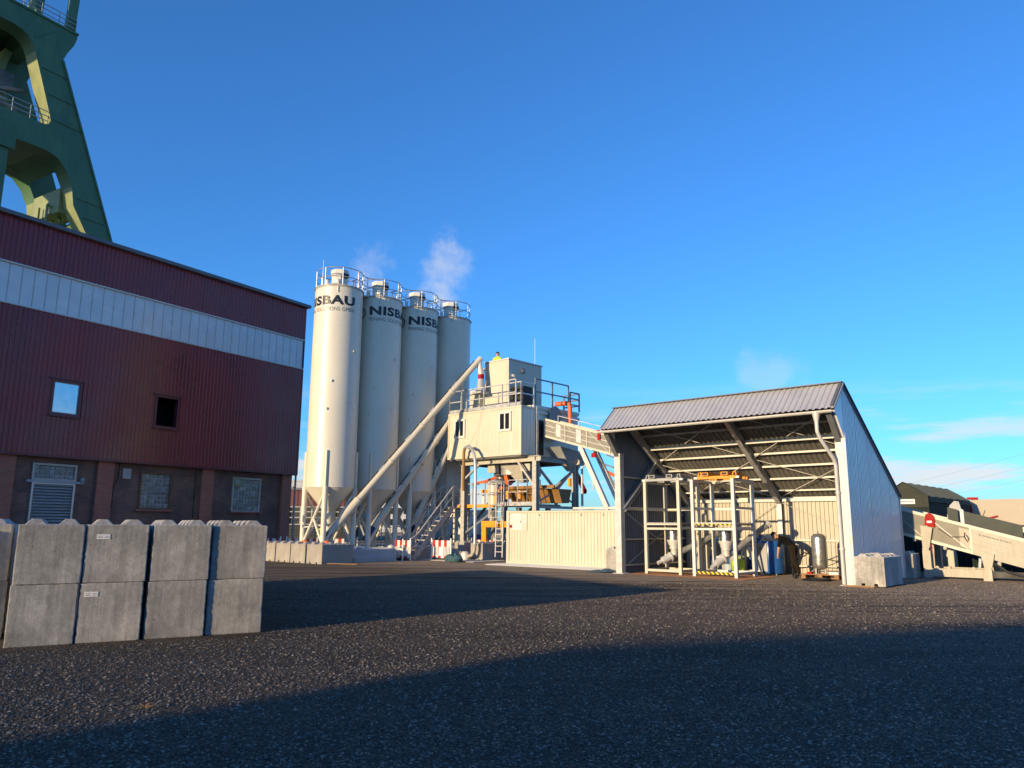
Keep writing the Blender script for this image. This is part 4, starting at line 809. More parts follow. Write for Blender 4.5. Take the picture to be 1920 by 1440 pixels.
bxm = MB(); bxm.bx(-12.2, -11.5, 4.7, 5.4, 7.42, 8.5); bxm.build('control_cabinet', 'cream', mp); bxm = MB(); bxm.bx(-9.5, -9.0, 4.9, 5.6, 7.42, 7.6); bxm.build('roof_box', 'steel_grey', mp)
for z in (7.75, 8.2):
    mo = MB(); mo.tube((-9.3, 4.75, z), (-9.3, 5.3, z), .2, n=18); mo.bx(-9.65, -8.7, 4.95, 5.6, z - .2, z + .2); mo.build('motor', 'black', mp)
rl = MB(); ry = cu0 + .05
rail(rl, [(c0 + .05, ry, 7.28), (-8.0, ry, 7.28)], 1.1, .025, 1.1, 1); rail(rl, [(-8.0, ry, 7.28), (-8.0, 4.9, 7.28)], 1.1, .025, 1.0, 1); rail(rl, [(c0 + .05, ry, 7.28), (c0 + .05, 5.6, 7.28)], 1.1, .025, 1.0, 1)
rl.bx(c0 + .02, -7.98, ry - .015, ry + .015, 7.27, 7.42); rl.build('roof_railing', 'galv', mp)
rl = MB(); rail(rl, [(-8.0, 5.0, 7.42), (-8.0, 7.6, 7.42)], 1.25, .03, 1.3, 1); rail(rl, [(-8.0, 7.75, 7.42), (-8.0, 8.5, 7.42), (-9.0, 8.5, 7.42)], .95, .03, .8, 2); rl.build('roof_railing', 'steel_dark', mp)
gt = MB(); rail(gt, [(-8.75, ry - .03, 7.28), (-8.3, ry - .03, 7.28)], 1.25, .03, .5, 1); gt.build('gate', 'galv', mp)
ld = MB()
for u in (4.99, 5.07): ld.beam((-7.9, u, 2.6), (-7.9, u, 7.3), .04)
for k in range(22): ld.beam((-7.9, 4.99, 2.8 + k * .2), (-7.9, 5.07, 2.8 + k * .2), .02)
ld.build('ladder', 'galv', mp)
sp_ = MB(); sp_.bx(-12.35, -11.44, 5.7, 7.1, 9.78, 9.855); sp_.beam((-12.3, 5.8, 7.42), (-12.3, 5.8, 9.78), .06); sp_.beam((-12.3, 7.0, 7.42), (-12.3, 7.0, 9.78), .06); sp_.build('service_platform', 'galv', mp)
an = MB(); an.tube((-9.9, 7.2, 9.9), (-9.9, 7.2, 11.4), .014, n=6); an.build('lightning_rod', 'galv', mp)
pb = MB(); pb.bx(c0 + .1, c1 - .1, cu0 + .1, 8.4, 4.84, 4.9); pb.build('underside', 'steel_dark', mp)
vp = MB(); vp.tube((-7.3, 7.75, 2.6), (-7.3, 7.75, 4.5), .06, n=12); vp.path([(-7.3, 7.75, 4.45), (-7.15, 7.8, 4.6), (-6.9, 7.9, 4.55), (-6.75, 7.95, 4.2), (-6.75, 7.95, 3.4)], .04, 8); vp.build('pipe', 'galv_lit', mp)

# ------------------------------------------------------------------ work platform under the plant
wp = thing('work_platform', 'grating platform with yellow edge and railing under the mixing plant', 'platform', (-10, 5.4, 0))
MB().bx(-12.75, -7.75, 4.66, 6.6, 2.56, 2.64).build('deck', 'steel_grey', wp)
MB().bx(-12.85, -10.2, 4.58, 4.655, 2.5, 2.66).build('yellow_edge', 'orange', wp); MB().bx(-10.19, -7.75, 4.60, 4.655, 2.56, 2.74).build('toe_board', 'galv', wp)
r_ = MB(); rail(r_, [(-12.7, 4.64, 2.64), (-10.1, 4.64, 2.64)], 1.05, .02, .9, 1); rail(r_, [(-9.4, 4.64, 2.64), (-8.2, 4.64, 2.64), (-8.2, 5.6, 2.64)], 1.15, .02, .6, 1); r_.build('railing', 'galv', wp)
of = MB(); of.bx(-11.45, -8.2, 4.9, 5.05, 1.55, 1.85); of.build('orange_beam', 'orange', wp); of = MB(); of.bx(-11.45, -11.15, 4.92, 5.05, .0, 1.55); of.build('orange_leg', 'orange', wp)
of = MB(); of.bx(-11.0, -8.2, 5.3, 5.5, 1.0, 1.25); of.bx(-9.4, -9.2, 5.2, 5.4, 0, 2.5); of.bx(-12.0, -11.8, 6.2, 6.4, 0, 2.5); of.bx(-8.4, -8.2, 6.2, 6.4, 0, 2.5); of.build('frame', 'steel_dark', wp)
pm = thing('concrete_pump', 'orange and brown trough machine on the platform under the plant', 'pump', (-9, 5.8, 2.64))
t_ = MB(); t_.add([(-10.0, 5.2, 3.5), (-7.0, 5.5, 3.35), (-7.0, 6.5, 3.35), (-10.0, 6.5, 3.5), (-9.9, 5.5, 2.7), (-7.0, 5.75, 2.7), (-7.0, 6.3, 2.7), (-9.9, 6.3, 2.7)], [(0, 1, 2, 3), (4, 7, 6, 5), (0, 4, 5, 1), (1, 5, 6, 2), (2, 6, 7, 3), (3, 7, 4, 0)]); t_.build('trough', 'rust_orange', pm)
t_ = MB(); t_.bx(-10.02, -6.98, 5.12, 5.2, 3.38, 3.52); t_.build('trough_rim', 'rust_orange', pm)
for v in (-9.75, -9.0): q = MB(); q.tube((v, 5.0, 2.9), (v, 5.0, 3.3), .12, n=14); q.build('cylinder', 'orange', pm)
q = MB(); q.bx(-11.6, -10.3, 5.0, 5.25, 3.25, 3.4); q.bx(-10.7, -10.4, 5.0, 5.3, 2.7, 3.3); q.build('orange_frame', 'orange', pm); q = MB(); q.tube((-10.9, 5.2, 2.66), (-10.9, 5.2, 3.7), .3, n=20); q.build('barrel', 'silo', pm); q = MB(); q.tube((-10.35, 5.05, 2.7), (-10.35, 5.05, 3.15), .1, n=12); q.tube((-11.5, 5.1, 2.7), (-11.5, 5.1, 3.2), .09, n=12); q.build('valve', 'white', pm)
q = MB(); q.path([(-12.4, 5.2, 3.7), (-11.6, 5.4, 3.85), (-10.9, 5.6, 4.1), (-10.4, 5.8, 4.2)], .08, 8); q.build('hose', 'orange_red', pm)
q = MB(); q.tube((-7.2, 6.6, 3.5), (-7.2, 6.6, 3.9), .1, n=10); q.build('beacon', 'orange', pm)
ldr = thing('caged_ladder', 'galvanised ladder with safety cage up to the work platform', 'ladder', (-9.7, 4.1, .1))
q = MB()
for v in (-9.95, -9.5): q.beam((v, 4.35, .15), (v, 4.45, 3.75), .05)
q.build('stile', 'galv_lit', ldr); q = MB()
for k in range(9): q.beam((-9.95, 4.36, .4 + k * .27), (-9.5, 4.36, .4 + k * .27), .03)
q.build('rung', 'galv_lit', ldr); q = MB()
for z in (2.0, 2.6, 3.2, 3.72): q.path([(-9.95, 4.4, z), (-10.1, 4.1, z), (-9.95, 3.85, z), (-9.72, 3.78, z), (-9.5, 3.85, z), (-9.36, 4.1, z), (-9.5, 4.4, z)], .02, 6)
for p in ((-10.1, 4.1), (-9.95, 3.85), (-9.5, 3.85), (-9.36, 4.1)): q.beam((*p, 2.0), (*p, 3.72), .03)
q.build('safety_cage', 'galv_lit', ldr)

# ------------------------------------------------------------------ steel stair
stt = thing('steel_stair', 'open steel stair with handrails climbing towards the plant', 'stair', (-13.1, 2.7, 0))
for v, in ((-12.68,), (-13.62,)):
    q = MB(); q.beam((v, 1.55, .02), (v, 4.05, 2.5), .05, .24); q.build('stringer', 'steel_grey', stt)
    q = MB(); rr_ = [(v, 1.35, .95), (v, 1.8, 1.2), (v, 4.1, 3.55), (v, 5.2, 3.6)]
    for a, b_ in zip(rr_, rr_[1:]): q.beam(a, b_, .045); q.beam((a[0], a[1], a[2] - .45), (b_[0], b_[1], b_[2] - .45), .035)
    for k in range(4): u = 1.7 + k * .8; z = (u - 1.55) * .992; q.beam((v, u, z), (v, u, z + .98), .045)
    q.beam((v, 5.1, 2.5), (v, 5.1, 3.58), .045); q.build('handrail', 'galv_lit', stt)
for k in range(10): z = .2 + k * .232; u = 1.55 + z * 1.008; MB().bx(-13.59, -12.71, u - .02, u + .24, z, z + .035).build('tread', 'galv_lit', stt)
q = MB(); q.bx(-13.7, -12.6, 4.06, 5.4, 2.46, 2.52); q.build('landing', 'steel_grey', stt); q = MB()
for v in (-13.6, -12.75):
    for u in (4.3, 5.3): q.beam((v, u, .02), (v, u, 2.46), .09)
q.beam((-13.6, 4.3, 1.3), (-12.75, 4.3, 2.4), .06); q.build('support', 'silo', stt)

# ------------------------------------------------------------------ bent grey pipe
pp = thing('delivery_pipe', 'grey gooseneck delivery pipe bending over the cabin front', 'pipe', (-10.4, 3.3, 0))
q = MB(); q.path([(-11.45, 3.6, 3.3), (-11.45, 3.6, 4.9), (-11.43, 3.58, 5.2), (-11.3, 3.53, 5.4)], .075, 12); q.build('brown_section', 'rust_orange', pp)
q = MB(); A = [(-11.3, 3.53, 5.4), (-11.05, 3.48, 5.44), (-10.75, 3.42, 5.33), (-10.5, 3.36, 5.05), (-10.37, 3.32, 4.6), (-10.33, 3.3, 4.0), (-10.30, 3.3, .75)]; q.path(A, .075, 14); q.build('grey_section', 'galv', pp)
q = MB()
for z in (2.2, .75): q.tube((-10.31, 3.3, z - .04), (-10.31, 3.3, z + .04), .11, n=14)
q.tube((-11.02, 3.48, 5.4), (-10.96, 3.47, 5.42), .11, n=14); q.build('coupling', 'steel_grey', pp)
q = MB(); q.path([(-10.30, 3.3, .72), (-10.31, 3.28, .45), (-10.4, 3.2, .25), (-10.65, 3.1, .16)], .085, 12); q.build('elbow', 'cream_dirty', pp)
q = MB(); q.lathe([(.16, .0), (.2, .05), (.2, .35), (.12, .42)], (-10.75, 3.12, 0), n=18); q.build('end_pot', 'white', pp)
q = MB(); q.path([(-10.95, 3.46, 5.5), (-10.75, 3.82, 6.3), (-10.5, 3.85, 7.2)], .008, 4); q.build('stay_wire', 'steel_dark', pp)

# ================================================================== CONTAINER
ct = thing('storage_container', 'cream corrugated storage container with a hatch panel', 'container', (-4.3, 3.4, 0))
a0, a1, b0, b1, h = -7.35, -1.28, 2.25, 4.4, 2.28
MB().bx(a0 + .05, a1 - .05, b0 + .06, b1 - .06, .08, h - .06).build('body', 'cream', ct)
q = MB(); q.corr((a0 + 1.2, b0 + .055, .14), (1, 0, 0), (0, 0, 1), a1 - a0 - 1.3, h - .24, .16, .03, (0, -1, 0), .5); q.build('corrugated_side', 'cream', ct)
q = MB(); q.corr((a0 + .16, b0 + .055, .14), (1, 0, 0), (0, 0, 1), 1.03, h - .24 - .75, .16, .03, (0, -1, 0), .5); q.build('corrugated_side', 'cream', ct)
q = MB(); q.bx(a0, a0 + .15, b0, b0 + .15, 0, h); q.bx(a1 - .15, a1, b0, b0 + .15, 0, h); q.bx(a0 + .15, a1 - .15, b0, b0 + .08, .02, .14); q.bx(a0 + .15, a1 - .15, b0, b0 + .08, h - .1, h - .02); q.bx(a0, a0 + .15, b1 - .15, b1, 0, h); q.bx(a1 - .15, a1, b1 - .15, b1, 0, h); q.build('corner_frame', 'cream', ct, bevel=.015)
q = MB(); q.corr((a0 + .05, b0 + .05, h - .04), (1, 0, 0), (0, 1, 0), a1 - a0 - .1, b1 - b0 - .1, .2, .03, (0, 0, 1), .5); q.build('roof', 'cream', ct)
q = MB(); q.bx(a0 + .18, a0 + 1.18, b0 + .02, b0 + .05, h - .86, h - .12); hp_ = q.build('hatch', 'cream', ct)
q = MB(); q.bx(a0 + .36, a0 + .9, b0 + .005, b0 + .019, h - .84, h - .14); q.build('hatch_door', 'white', hp_, bevel=.004)
for v, z, m in ((.2, .22, 'paper'), (.2, .42, 'paper'), (.2, .62, 'red'), (1.0, .22, 'paper'), (1.0, .45, 'paper')):
    q = MB(); q.bx(a0 + v, a0 + v + .14, b0 + .008, b0 + .019, h - z - .12, h - z); s_ = q.build('warning_sticker', m, hp_); q = MB(); q.add([(a0 + v + .03, b0 + .006, h - z - .09), (a0 + v + .11, b0 + .006, h - z - .09), (a0 + v + .07, b0 + .006, h - z - .03)], [(0, 1, 2)]); q.build('symbol', 'ink', s_)
q = MB(); q.bx(a0 + .8, a0 + .86, b0 + .001, b0 + .0045, h - .52, h - .44); q.build('latch', 'steel_dark', hp_)
for i, p in enumerate((-5.5, -3.3, -2.2)): MB().bx(p, p + .04, b0 - .01, b0 + .02, h - .24, h - .16).build('lashing_eye', 'steel_grey', ct)
q = MB(); q.bx(-7.3, -1.2, .9, 2.24, .0, .035); solo('ground_slab', q, 'plinth', 'thin white slab on the ground before the container', 'slab', (-4.2, 1.6, 0), bevel=.01)
tp = MB(); rng = random.Random(4)
for i in range(14):
    v = -.5 - rng.random() * .75; u = .05 + rng.random() * .5; w, d_ = .3 * rng.random() + .15, .2 * rng.random() + .1; z = .03 + .06 * rng.random(); tp.add([(v - w, u - d_, .01), (v + w, u - d_ * .5, z * .6), (v + w * .8, u + d_, .02), (v - w * .7, u + d_, z * 1.2), (v, u, z * 1.6)], [(0, 1, 4), (1, 2, 4), (2, 3, 4), (3, 0, 4), (0, 3, 2, 1)])
solo('tarpaulin', tp, 'tarp_teal', 'crumpled teal tarpaulin on the gravel by the left shed post', 'tarpaulin', (-.8, .3, 0))

# ================================================================== OPEN SHED
sd = thing('open_shed', 'open-fronted grey corrugated metal shed with mono-pitch roof', 'shed', (4, 2.4, 0))
WS, DB = 8.0, 4.85
def zr(u): return 5.07 + (u + .75) * .906 if u < .1 else 5.84 - (u - .1) * .661
def zl(u): return 4.2 - u * 1.16 if u < 0 else 0.
# outer right wall: separate sandwich panels
edges = [0.0, .98, 1.95, 2.92, 3.88, 4.85]
for a, b_ in zip(edges, edges[1:]):
    q = MB(); pts = [(a + .014, 0.02), (b_ - .014, 0.02), (b_ - .014, zr(b_) - .05)] + ([(.1, zr(.1) - .05)] if a < .1 < b_ else []) + [(a + .014, zr(a) - .05)]
    q.prism(pts, WS - .03, WS + .02, 'x'); po = q.build('panel', 'panel_grey', sd)
    q = MB(); u = a + .05
    while u < b_ - .04: q.bx(WS + .02, WS + .03, u, u + .045, .04, zr(u + .015) - .09); u += .115
    q.build('ribs', 'panel_grey', po, kind='stuff')
q = MB(); q.prism([(-.75, 5.07), (0, 4.2), (0, zr(0) - .05)], WS - .03, WS + .02, 'x'); q.build('panel', 'panel_grey', sd)
q = MB()
for u0_, u1_ in ((-.78, .1), (.1, 4.95)): q.beam((WS + .01, u0_, zr(u0_) - .02), (WS + .01, u1_, zr(u1_) - .02), .09, .16)
q.build('verge_trim', 'roof_trim', sd)
q = MB()
for u0_, u1_ in ((-.78, .1), (.1, 4.95)): q.beam((-.03, u0_, zr(u0_) - .02), (-.03, u1_, zr(u1_) - .02), .07, .12)
q.build('verge_trim', 'roof_trim', sd); MB().bx(WS + .003, WS + .05, DB - .04, DB + .05, 0, 2.75).build('corner_trim', 'galv_lit', sd)
# left wall (inside face seen), back wall
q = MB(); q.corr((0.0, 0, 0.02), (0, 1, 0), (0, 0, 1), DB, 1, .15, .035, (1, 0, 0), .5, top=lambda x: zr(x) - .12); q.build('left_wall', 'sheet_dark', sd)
q = MB(); q.prism([(0, 0), (DB, 0), (DB, zr(DB) - .1), (.1, zr(.1) - .1), (-.75, 4.97), (0, 4.2)], -.05, -.01, 'x'); q.build('left_wall_outer', 'panel_grey', sd)
q = MB(); q.corr((0, DB, 0.02), (1, 0, 0), (0, 0, 1), WS, 2.6, .15, .035, (0, -1, 0), .5); q.build('back_wall', 'sheet_back', sd)
MB().bx(-.02, WS + .0, DB + .01, DB + .05, 0, 2.7).build('back_wall_outer', 'panel_grey', sd)
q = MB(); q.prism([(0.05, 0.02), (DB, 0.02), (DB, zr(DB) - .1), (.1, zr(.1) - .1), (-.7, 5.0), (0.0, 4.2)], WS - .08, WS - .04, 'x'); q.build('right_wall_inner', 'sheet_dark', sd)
# roof
def roof_sheet(ua, ub, off, name, m, nz):
    za, zb_ = zr(ua) + off, zr(ub) + off; d = Vector((0, ub - ua, zb_ - za)); Lr = d.length; n = Vector((1, 0, 0)).cross(d).normalized() * nz
    q = MB(); q.corr((-.1, ua, za), (1, 0, 0), d, WS + .2, Lr, .18, .035, n, .5); return q.build(name, m, sd)
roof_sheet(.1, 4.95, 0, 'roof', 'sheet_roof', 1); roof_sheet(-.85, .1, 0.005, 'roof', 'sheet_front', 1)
MB().beam((-.1, .1, 5.87), (WS + .06, .1, 5.87), .30, .03).build('ridge_cap', 'roof_trim', sd)
# gutter (half-round) and downpipe
q = MB(); n = 9; ps_ = [(-.86 + .075 * math.cos(math.pi + math.pi * i / n), 4.93 + .075 * math.sin(math.pi + math.pi * i / n)) for i in range(n + 1)]; ps_ += [(-.86 + .068 * math.cos(2 * math.pi - math.pi * i / n), 4.93 + .068 * math.sin(2 * math.pi - math.pi * i / n)) for i in range(n + 1)]
q.prism(ps_, -.15, WS + .02, 'x'); q.build('gutter', 'galv_lit', sd)
q = MB(); q.lathe([(.11, 4.9), (.1, 4.8), (.06, 4.62)], (7.56, -.84, 0), n=16); q.path([(7.56, -.84, 4.7), (7.56, -.84, 4.35), (7.6, -.75, 4.15), (7.75, -.2, 3.6), (7.76, -.1, 3.4), (7.76, -.08, .05)], .055, 12)
for z in (2.6, 1.0): q.tube((7.76, -.08, z), (7.76, -.08, z + .05), .075, n=12)
q.build('downpipe', 'galv_lit', sd)
# posts and portal frames
for v in (.06, WS - .15):
    q = MB(); q.bx(v - .1, v + .14, -.02, .22, .015, 4.2); q.build('post', 'galv_lit', sd); q = MB(); q.beam((v, .05, 4.15), (v, -.68, 5.0), .16, .2); q.build('canopy_arm', 'steel_dark', sd)
    MB().bx(v - .2, v + .24, -.1, .3, 0, .02).build('base_plate', 'plinth', sd)
for v in (.22, 4.0, WS - .28):
    q = MB(); q.ibeam((v, .12, zr(.1) - .26), (v, DB - .15, zr(DB - .15) - .26), .16, .26, .02); q.build('rafter', 'galv', sd)
    q = MB(); q.ibeam((v, .12, zr(.1) - .3), (v, -.68, 4.98), .14, .2, .02); q.build('rafter', 'galv', sd)
    q = MB(); q.ibeam((v, DB - .15, .02), (v, DB - .15, 2.55), .16, .2, .02); q.build('post', 'galv', sd)
q = MB(); q.ibeam((.2, .15, 2.2), (.2, 2.4, zr(2.4) - .35), .14, .16, .02); q.build('knee_brace', 'galv', sd)
for u, w in ((.75, .07), (1.35, .07), (1.95, .13), (2.55, .07), (3.15, .07), (3.75, .07), (4.35, .06)):
    MB().beam((.05, u, zr(u) - .075 - w * .4), (WS - .08, u, zr(u) - .075 - w * .4), w, w * .9).build('purlin', 'galv_lit', sd)
for z, w in ((2.55, .16), (1.15, .05), (.25, .05)): MB().bx(.05, WS - .1, DB - .12 - w * .3, DB - .045, z, z + w).build('wall_rail', 'galv_lit', sd)
for z, w in ((2.2, .12), (3.35, .05), (1.15, .05), (.25, .05)): MB().bx(.045, .12, .22, DB - .1, z, z + w).build('wall_rail', 'galv', sd)
def rod(a, b_, r=.014): MB().tube(a, b_, r, n=6).build('tie_rod', 'galv_lit', sd)
for x0, x1 in ((.25, 3.95), (4.05, WS - .3)):
    for ua, ub in ((.6, 2.6), (2.7, 4.6)): rod((x0, ua, zr(ua) - .17), (x1, ub, zr(ub) - .17)); rod((x1, ua, zr(ua) - .17), (x0, ub, zr(ub) - .17))
rod((4.1, DB - .2, 2.5), (WS - .2, DB - .2, .9)); rod((3.9, DB - .2, 2.5), (.5, DB - .2, .3)); rod((.16, .4, 2.1), (.16, 4.4, .3)); rod((.16, .4, .3), (.16, 4.4, 2.1)); rod((WS - .3, DB - .2, 1.25), (5.0, DB - .2, .1))
q = MB(); q.bx(WS - .2, WS + .62, -.28, .12, 0, .03); solo('timber_board', q, 'wood', 'thin timber board under the right corner post of the shed', 'board', (WS + .3, -.1, 0))

# ------------------------------------------------------------------ things in the shed
q = MB(); q.add([(.35, .15, .012), (4.75, -.1, .012), (4.75, 2.5, .012), (.35, 2.5, .012), (.35, .15, 0), (4.75, -.1, 0), (4.75, 2.5, 0), (.35, 2.5, 0)], [(0, 1, 2, 3), (7, 6, 5, 4), (0, 4, 5, 1), (1, 5, 6, 2), (2, 6, 7, 3), (3, 7, 4, 0)])
solo('steel_floor_plate', q, 'rust_plate', 'rusty steel floor plate under the white racks', 'floor plate', (2.5, 1.2, 0))
def rack(v0, v1, u0, u1, label, m, hz, motor_v):
    t = thing('bag_rack', label, 'rack', ((v0 + v1) / 2, (u0 + u1) / 2, .012)); Z = .013
    for v in (v0, v1):
        for u in (u0, u1): q = MB(); q.bx(v - .055, v + .055, u - .055, u + .055, Z, 3.2); q.build('post', m, t, bevel=.008)
    for z, w in ((.1, .08), (1.52, .07), (1.68, .05)):
        for u in (u0, u1):
            q = MB(); q.bx(v0 + .056, v1 - .056, u - .035, u + .035, z, z + w); q.build('beam', 'hazard' if (hz and u == u0 and w != .07) else m, t)
    for z in (.1, 1.55, 2.2, 3.12):
        for v in (v0, v1): q = MB(); q.bx(v - .035, v + .035, u0 + .056, u1 - .056, z, z + .08); q.build('beam', m, t)
    q = MB(); q.bx(v0 + .056, v1 - .056, u1 - .035, u1 + .035, 2.2, 2.27); q.build('beam', m, t); q = MB(); q.bx(v0 + .056, v1 - .056, u1 - .035, u1 + .035, 3.12, 3.18); q.build('beam', m, t)
    dk = MB(); dk.bx(v0 - .02, v1 + .02, u0 - .01, u1, 1.735, 1.765); dk.build('deck', 'steel_grey' if not hz else m, t)
    return t
rack(.82, 2.15, .62, 1.98, 'weathered cream bag rack on the left inside the shed, grey traverse on top', 'cream', False, 1.2)
rack(2.72, 4.2, .55, 1.95, 'white bag rack with yellow and black striped beams inside the shed', 'white', True, 3.3)
def traverse(v0, v1, u, label, m, frame):
    t = thing('lifting_traverse', label, 'lifting traverse', ((v0 + v1) / 2, u, 3.2))
    for du in (0, .9): q = MB(); q.bx(v0, v1, u + du, u + du + .14, 3.205, 3.30); q.build('bar', m, t)
    for dv in (.25, .95): q = MB(); q.bx(v0 + dv, v0 + dv + .24, u - .12, u + 1.15, 3.305, 3.42); o = q.build('fork_pocket', m, t); MB().bx(v0 + dv + .03, v0 + dv + .21, u - .125, u - .121, 3.325, 3.40).build('pocket_mouth', 'black', o)
    for dv in (.02, 1.28): q = MB(); q.path([(v0 + dv, u + .07, 3.3), (v0 + dv + .03, u + .07, 3.42), (v0 + dv + .1, u + .07, 3.44), (v0 + dv + .13, u + .07, 3.3)], .022, 6); q.build('lifting_eye', m, t)
    q = MB(); q.bx(v0 - .12, v0, u + .02, u + .12, 3.215, 3.28); q.bx(v1, v1 + .12, u + .02, u + .12, 3.215, 3.28); q.build('end_stub', 'paper', t)
traverse(.75, 2.15, .7, 'grey lifting traverse lying on top of the left rack', 'steel_grey', 0)
traverse(2.85, 4.25, .65, 'yellow-orange lifting traverse lying on top of the striped rack', 'orange', 0)
def feeder(v, u, label, end):
    t = thing('dosing_feeder', label, 'feeder', (v, u, .3)); x, y = v, u
    q = MB(); q.lathe([(.24, 1.5), (.24, 1.16)], (x, y, 0), n=28); q.build('hopper', 'stainless', t); q = MB(); q.lathe([(.25, 1.17), (.25, 1.15), (.12, .88), (.12, .66)], (x, y, 0), n=28); q.build('cone', 'galv_lit', t)
    q = MB(); q.tube((x, y, .87), (x, y, .91), .17, n=20); q.build('flange', 'galv_lit', t)
    A = Vector((x - .06, y - .02, .62)); B_ = vec(end); d = (B_ - A).normalized()
    q = MB(); q.tube(A - d * .05, B_, .1, n=16); q.build('screw_tube', 'galv', t); q = MB(); q.tube(B_ - d * .05, B_ + d * .03, .14, n=16); q.build('end_flange', 'galv_lit', t)
    q = MB(); q.tube(A - d * .42, A - d * .05, .13, n=16); q.tube(A - d * .1, A - d * .05, .17, n=16); q.tube(A - d * .62, A - d * .42, .07, n=10); q.bx(A.x - .2, A.x - .05, A.y - .2, A.y - .05, A.z - .15, A.z + .05); q.build('motor', 'galv_lit', t)
    q = MB(); q.beam((x, y, 1.5), (x, y, 1.53), .5); q.build('top_flange', 'steel_grey', t); q = MB()
    for a, b_ in ((-.2, -.2), (.2, .2)): q.beam((x + a, y + b_, 1.53), (x + a, y + b_, 1.733), .05)
    q.build('hanger', 'steel_grey', t); return t
feeder(1.55, 1.25, 'stainless hopper feeder with screw tube hanging in the left rack', (2.65, 2.85, 1.5)); feeder(3.55, 1.2, 'stainless hopper feeder with screw tube hanging in the striped rack', (4.35, 2.75, 1.72))
def trestle(v, u, label):
    t = thing('trestle', label, 'trestle', (v, u, 0))
    for a in (-.3, .3):
        q = MB(); q.beam((v + a * 1.0, u - .35, .014), (v + a * .45, u, 1.05), .05); q.beam((v + a * 1.0, u + .35, .014), (v + a * .45, u, 1.05), .05); q.build('leg', 'white', t)
    q = MB(); q.bx(v - .24, v + .24, u - .12, u + .12, 1.0, 1.08); q.build('head', 'white', t); q = MB(); q.bx(v - .33, v + .33, u - .33, u - .28, .12, .17); q.bx(v - .33, v + .33, u + .28, u + .33, .12, .17); q.build('stretcher', 'white', t)
trestle(2.0, 2.6, 'white A-frame trestle between the two racks'); trestle(3.7, 2.55, 'white A-frame trestle at the right of the striped rack')
def mixer(v, u, label, rz=0.):
    t = thing('grout_mixer', label, 'mixer', (v, u, 0)); 
    q = MB(); q.lathe([(.42, .06), (.45, .1), (.45, 1.12), (.43, 1.16)], (v + .1, u, 0), n=36); q.build('drum', 'blue', t); q = MB(); q.bx(v - .62, v - .28, u - .32, u + .32, .06, 1.18); q.build('cabinet', 'blue', t, bevel=.02)
    q = MB(); q.bx(v - .18, v + .16, u - .475, u - .40, .12, 1.08); q.build('grey_door', 'steel_grey', t, bevel=.01); q = MB(); q.bx(v - .1, v - .02, u - .485, u - .476, .75, .95); q.build('handle', 'steel_dark', t)
    q = MB(); q.lathe([(.14, 1.16), (.2, 1.36), (.2, 1.38)], (v - .4, u, 0), n=8); q.build('inlet', 'blue', t); q = MB()
    for a in (-.5, .35):
        for b_ in (-.25, .25): q.bx(v + a - .05, v + a + .05, u + b_ - .05, u + b_ + .05, 0, .07)
    q.build('foot', 'steel_dark', t); q = MB(); q.bx(v - .6, v - .36, u - .42, u - .33, .6, .95); q.build('control_panel', 'white', t)
mixer(3.98, 3.5, 'blue grout mixer with grey door beside the bending man'); mixer(2.3, 3.7, 'blue grout mixer half hidden behind the racks')
q = MB(); q.lathe([(.13, 0), (.16, .32), (.17, .32), (.17, .35), (.15, .35)], (2.95, 2.5, .0), n=20); bk_ = solo('bucket', q, 'blue_pale', 'pale blue bucket on the ground between the racks', 'bucket', (2.95, 2.5, 0))
q = MB(); q.lathe([(.2, 0), (.22, .45), (.1, .6), (.05, .62)], (3.35, 2.45, 0), n=16); solo('sack', q, 'vest', 'bright yellow-green sack standing behind the striped rack', 'sack', (3.35, 2.45, 0))
q = MB(); q.lathe([(.3, 0), (.3, .62), (.28, .64)], (3.1, 2.95, 0), n=24); solo('steel_drum', q, 'steel_grey', 'grey steel drum behind the striped rack', 'drum', (3.1, 2.95, 0))
q = MB(); q.lathe([(.09, 1.77), (.1, 1.8), (.1, 2.02), (.05, 2.1)], (2.2, 2.3, 0), n=16); q.beam((2.2, 2.3, 1.0), (2.2, 2.3, 1.77), .05); q.bx(2.1, 2.3, 2.2, 2.4, .012, 1.0); solo('filter_unit', q, 'cream', 'small cream filter cap on a stand between the racks', 'filter', (2.2, 2.3, 0))
# air tank on pallet
pa = thing('pallet', 'wooden pallet under the air tank', 'pallet', (6.2, 2.75, 0))
for k in range(5): MB().bx(5.55, 6.75, 2.36 + k * .165, 2.36 + k * .165 + .11, .125, .147).build('board', 'wood', pa)
for k in range(3):
    for j in range(3): MB().bx(5.56 + k * .53, 5.70 + k * .53, 2.36 + j * .34, 2.46 + j * .34, .022, .124).build('block', 'wood', pa)
for j in range(3): MB().bx(5.55, 6.75, 2.36 + j * .34, 2.46 + j * .34, .0, .021).build('board', 'wood', pa)
tk = thing('air_tank', 'upright galvanised compressed air tank on the wooden pallet', 'air tank', (6.05, 2.75, .148)); x, y = 6.05, 2.75
q = MB(); q.lathe([(.06, .27), (.16, .29), (.22, .35), (.235, .43), (.235, 1.28), (.22, 1.35), (.15, 1.41), (.05, 1.43)], (x, y, 0), n=40); q.build('vessel', 'tank', tk)
for a in (0, 2.1, 4.2): q = MB(); q.beam((x + .17 * math.cos(a), y + .17 * math.sin(a), .15), (x + .17 * math.cos(a), y + .17 * math.sin(a), .36), .05); q.build('foot', 'steel_grey', tk)
def on_tank(ang, z, r, name, m):
    q = MB(); dx, dy = math.cos(ang), math.sin(ang); q.tube((x + dx * .22, y + dy * .22, z), (x + dx * .25, y + dy * .25, z), r, n=12); q.build(name, m, tk)
ca = math.atan2(-23.1 - y, 15.8 - x) - .25
for z in (1.2, 1.08, .80): on_tank(ca, z, .018, 'port', 'steel_dark')
q = MB(); n = 36
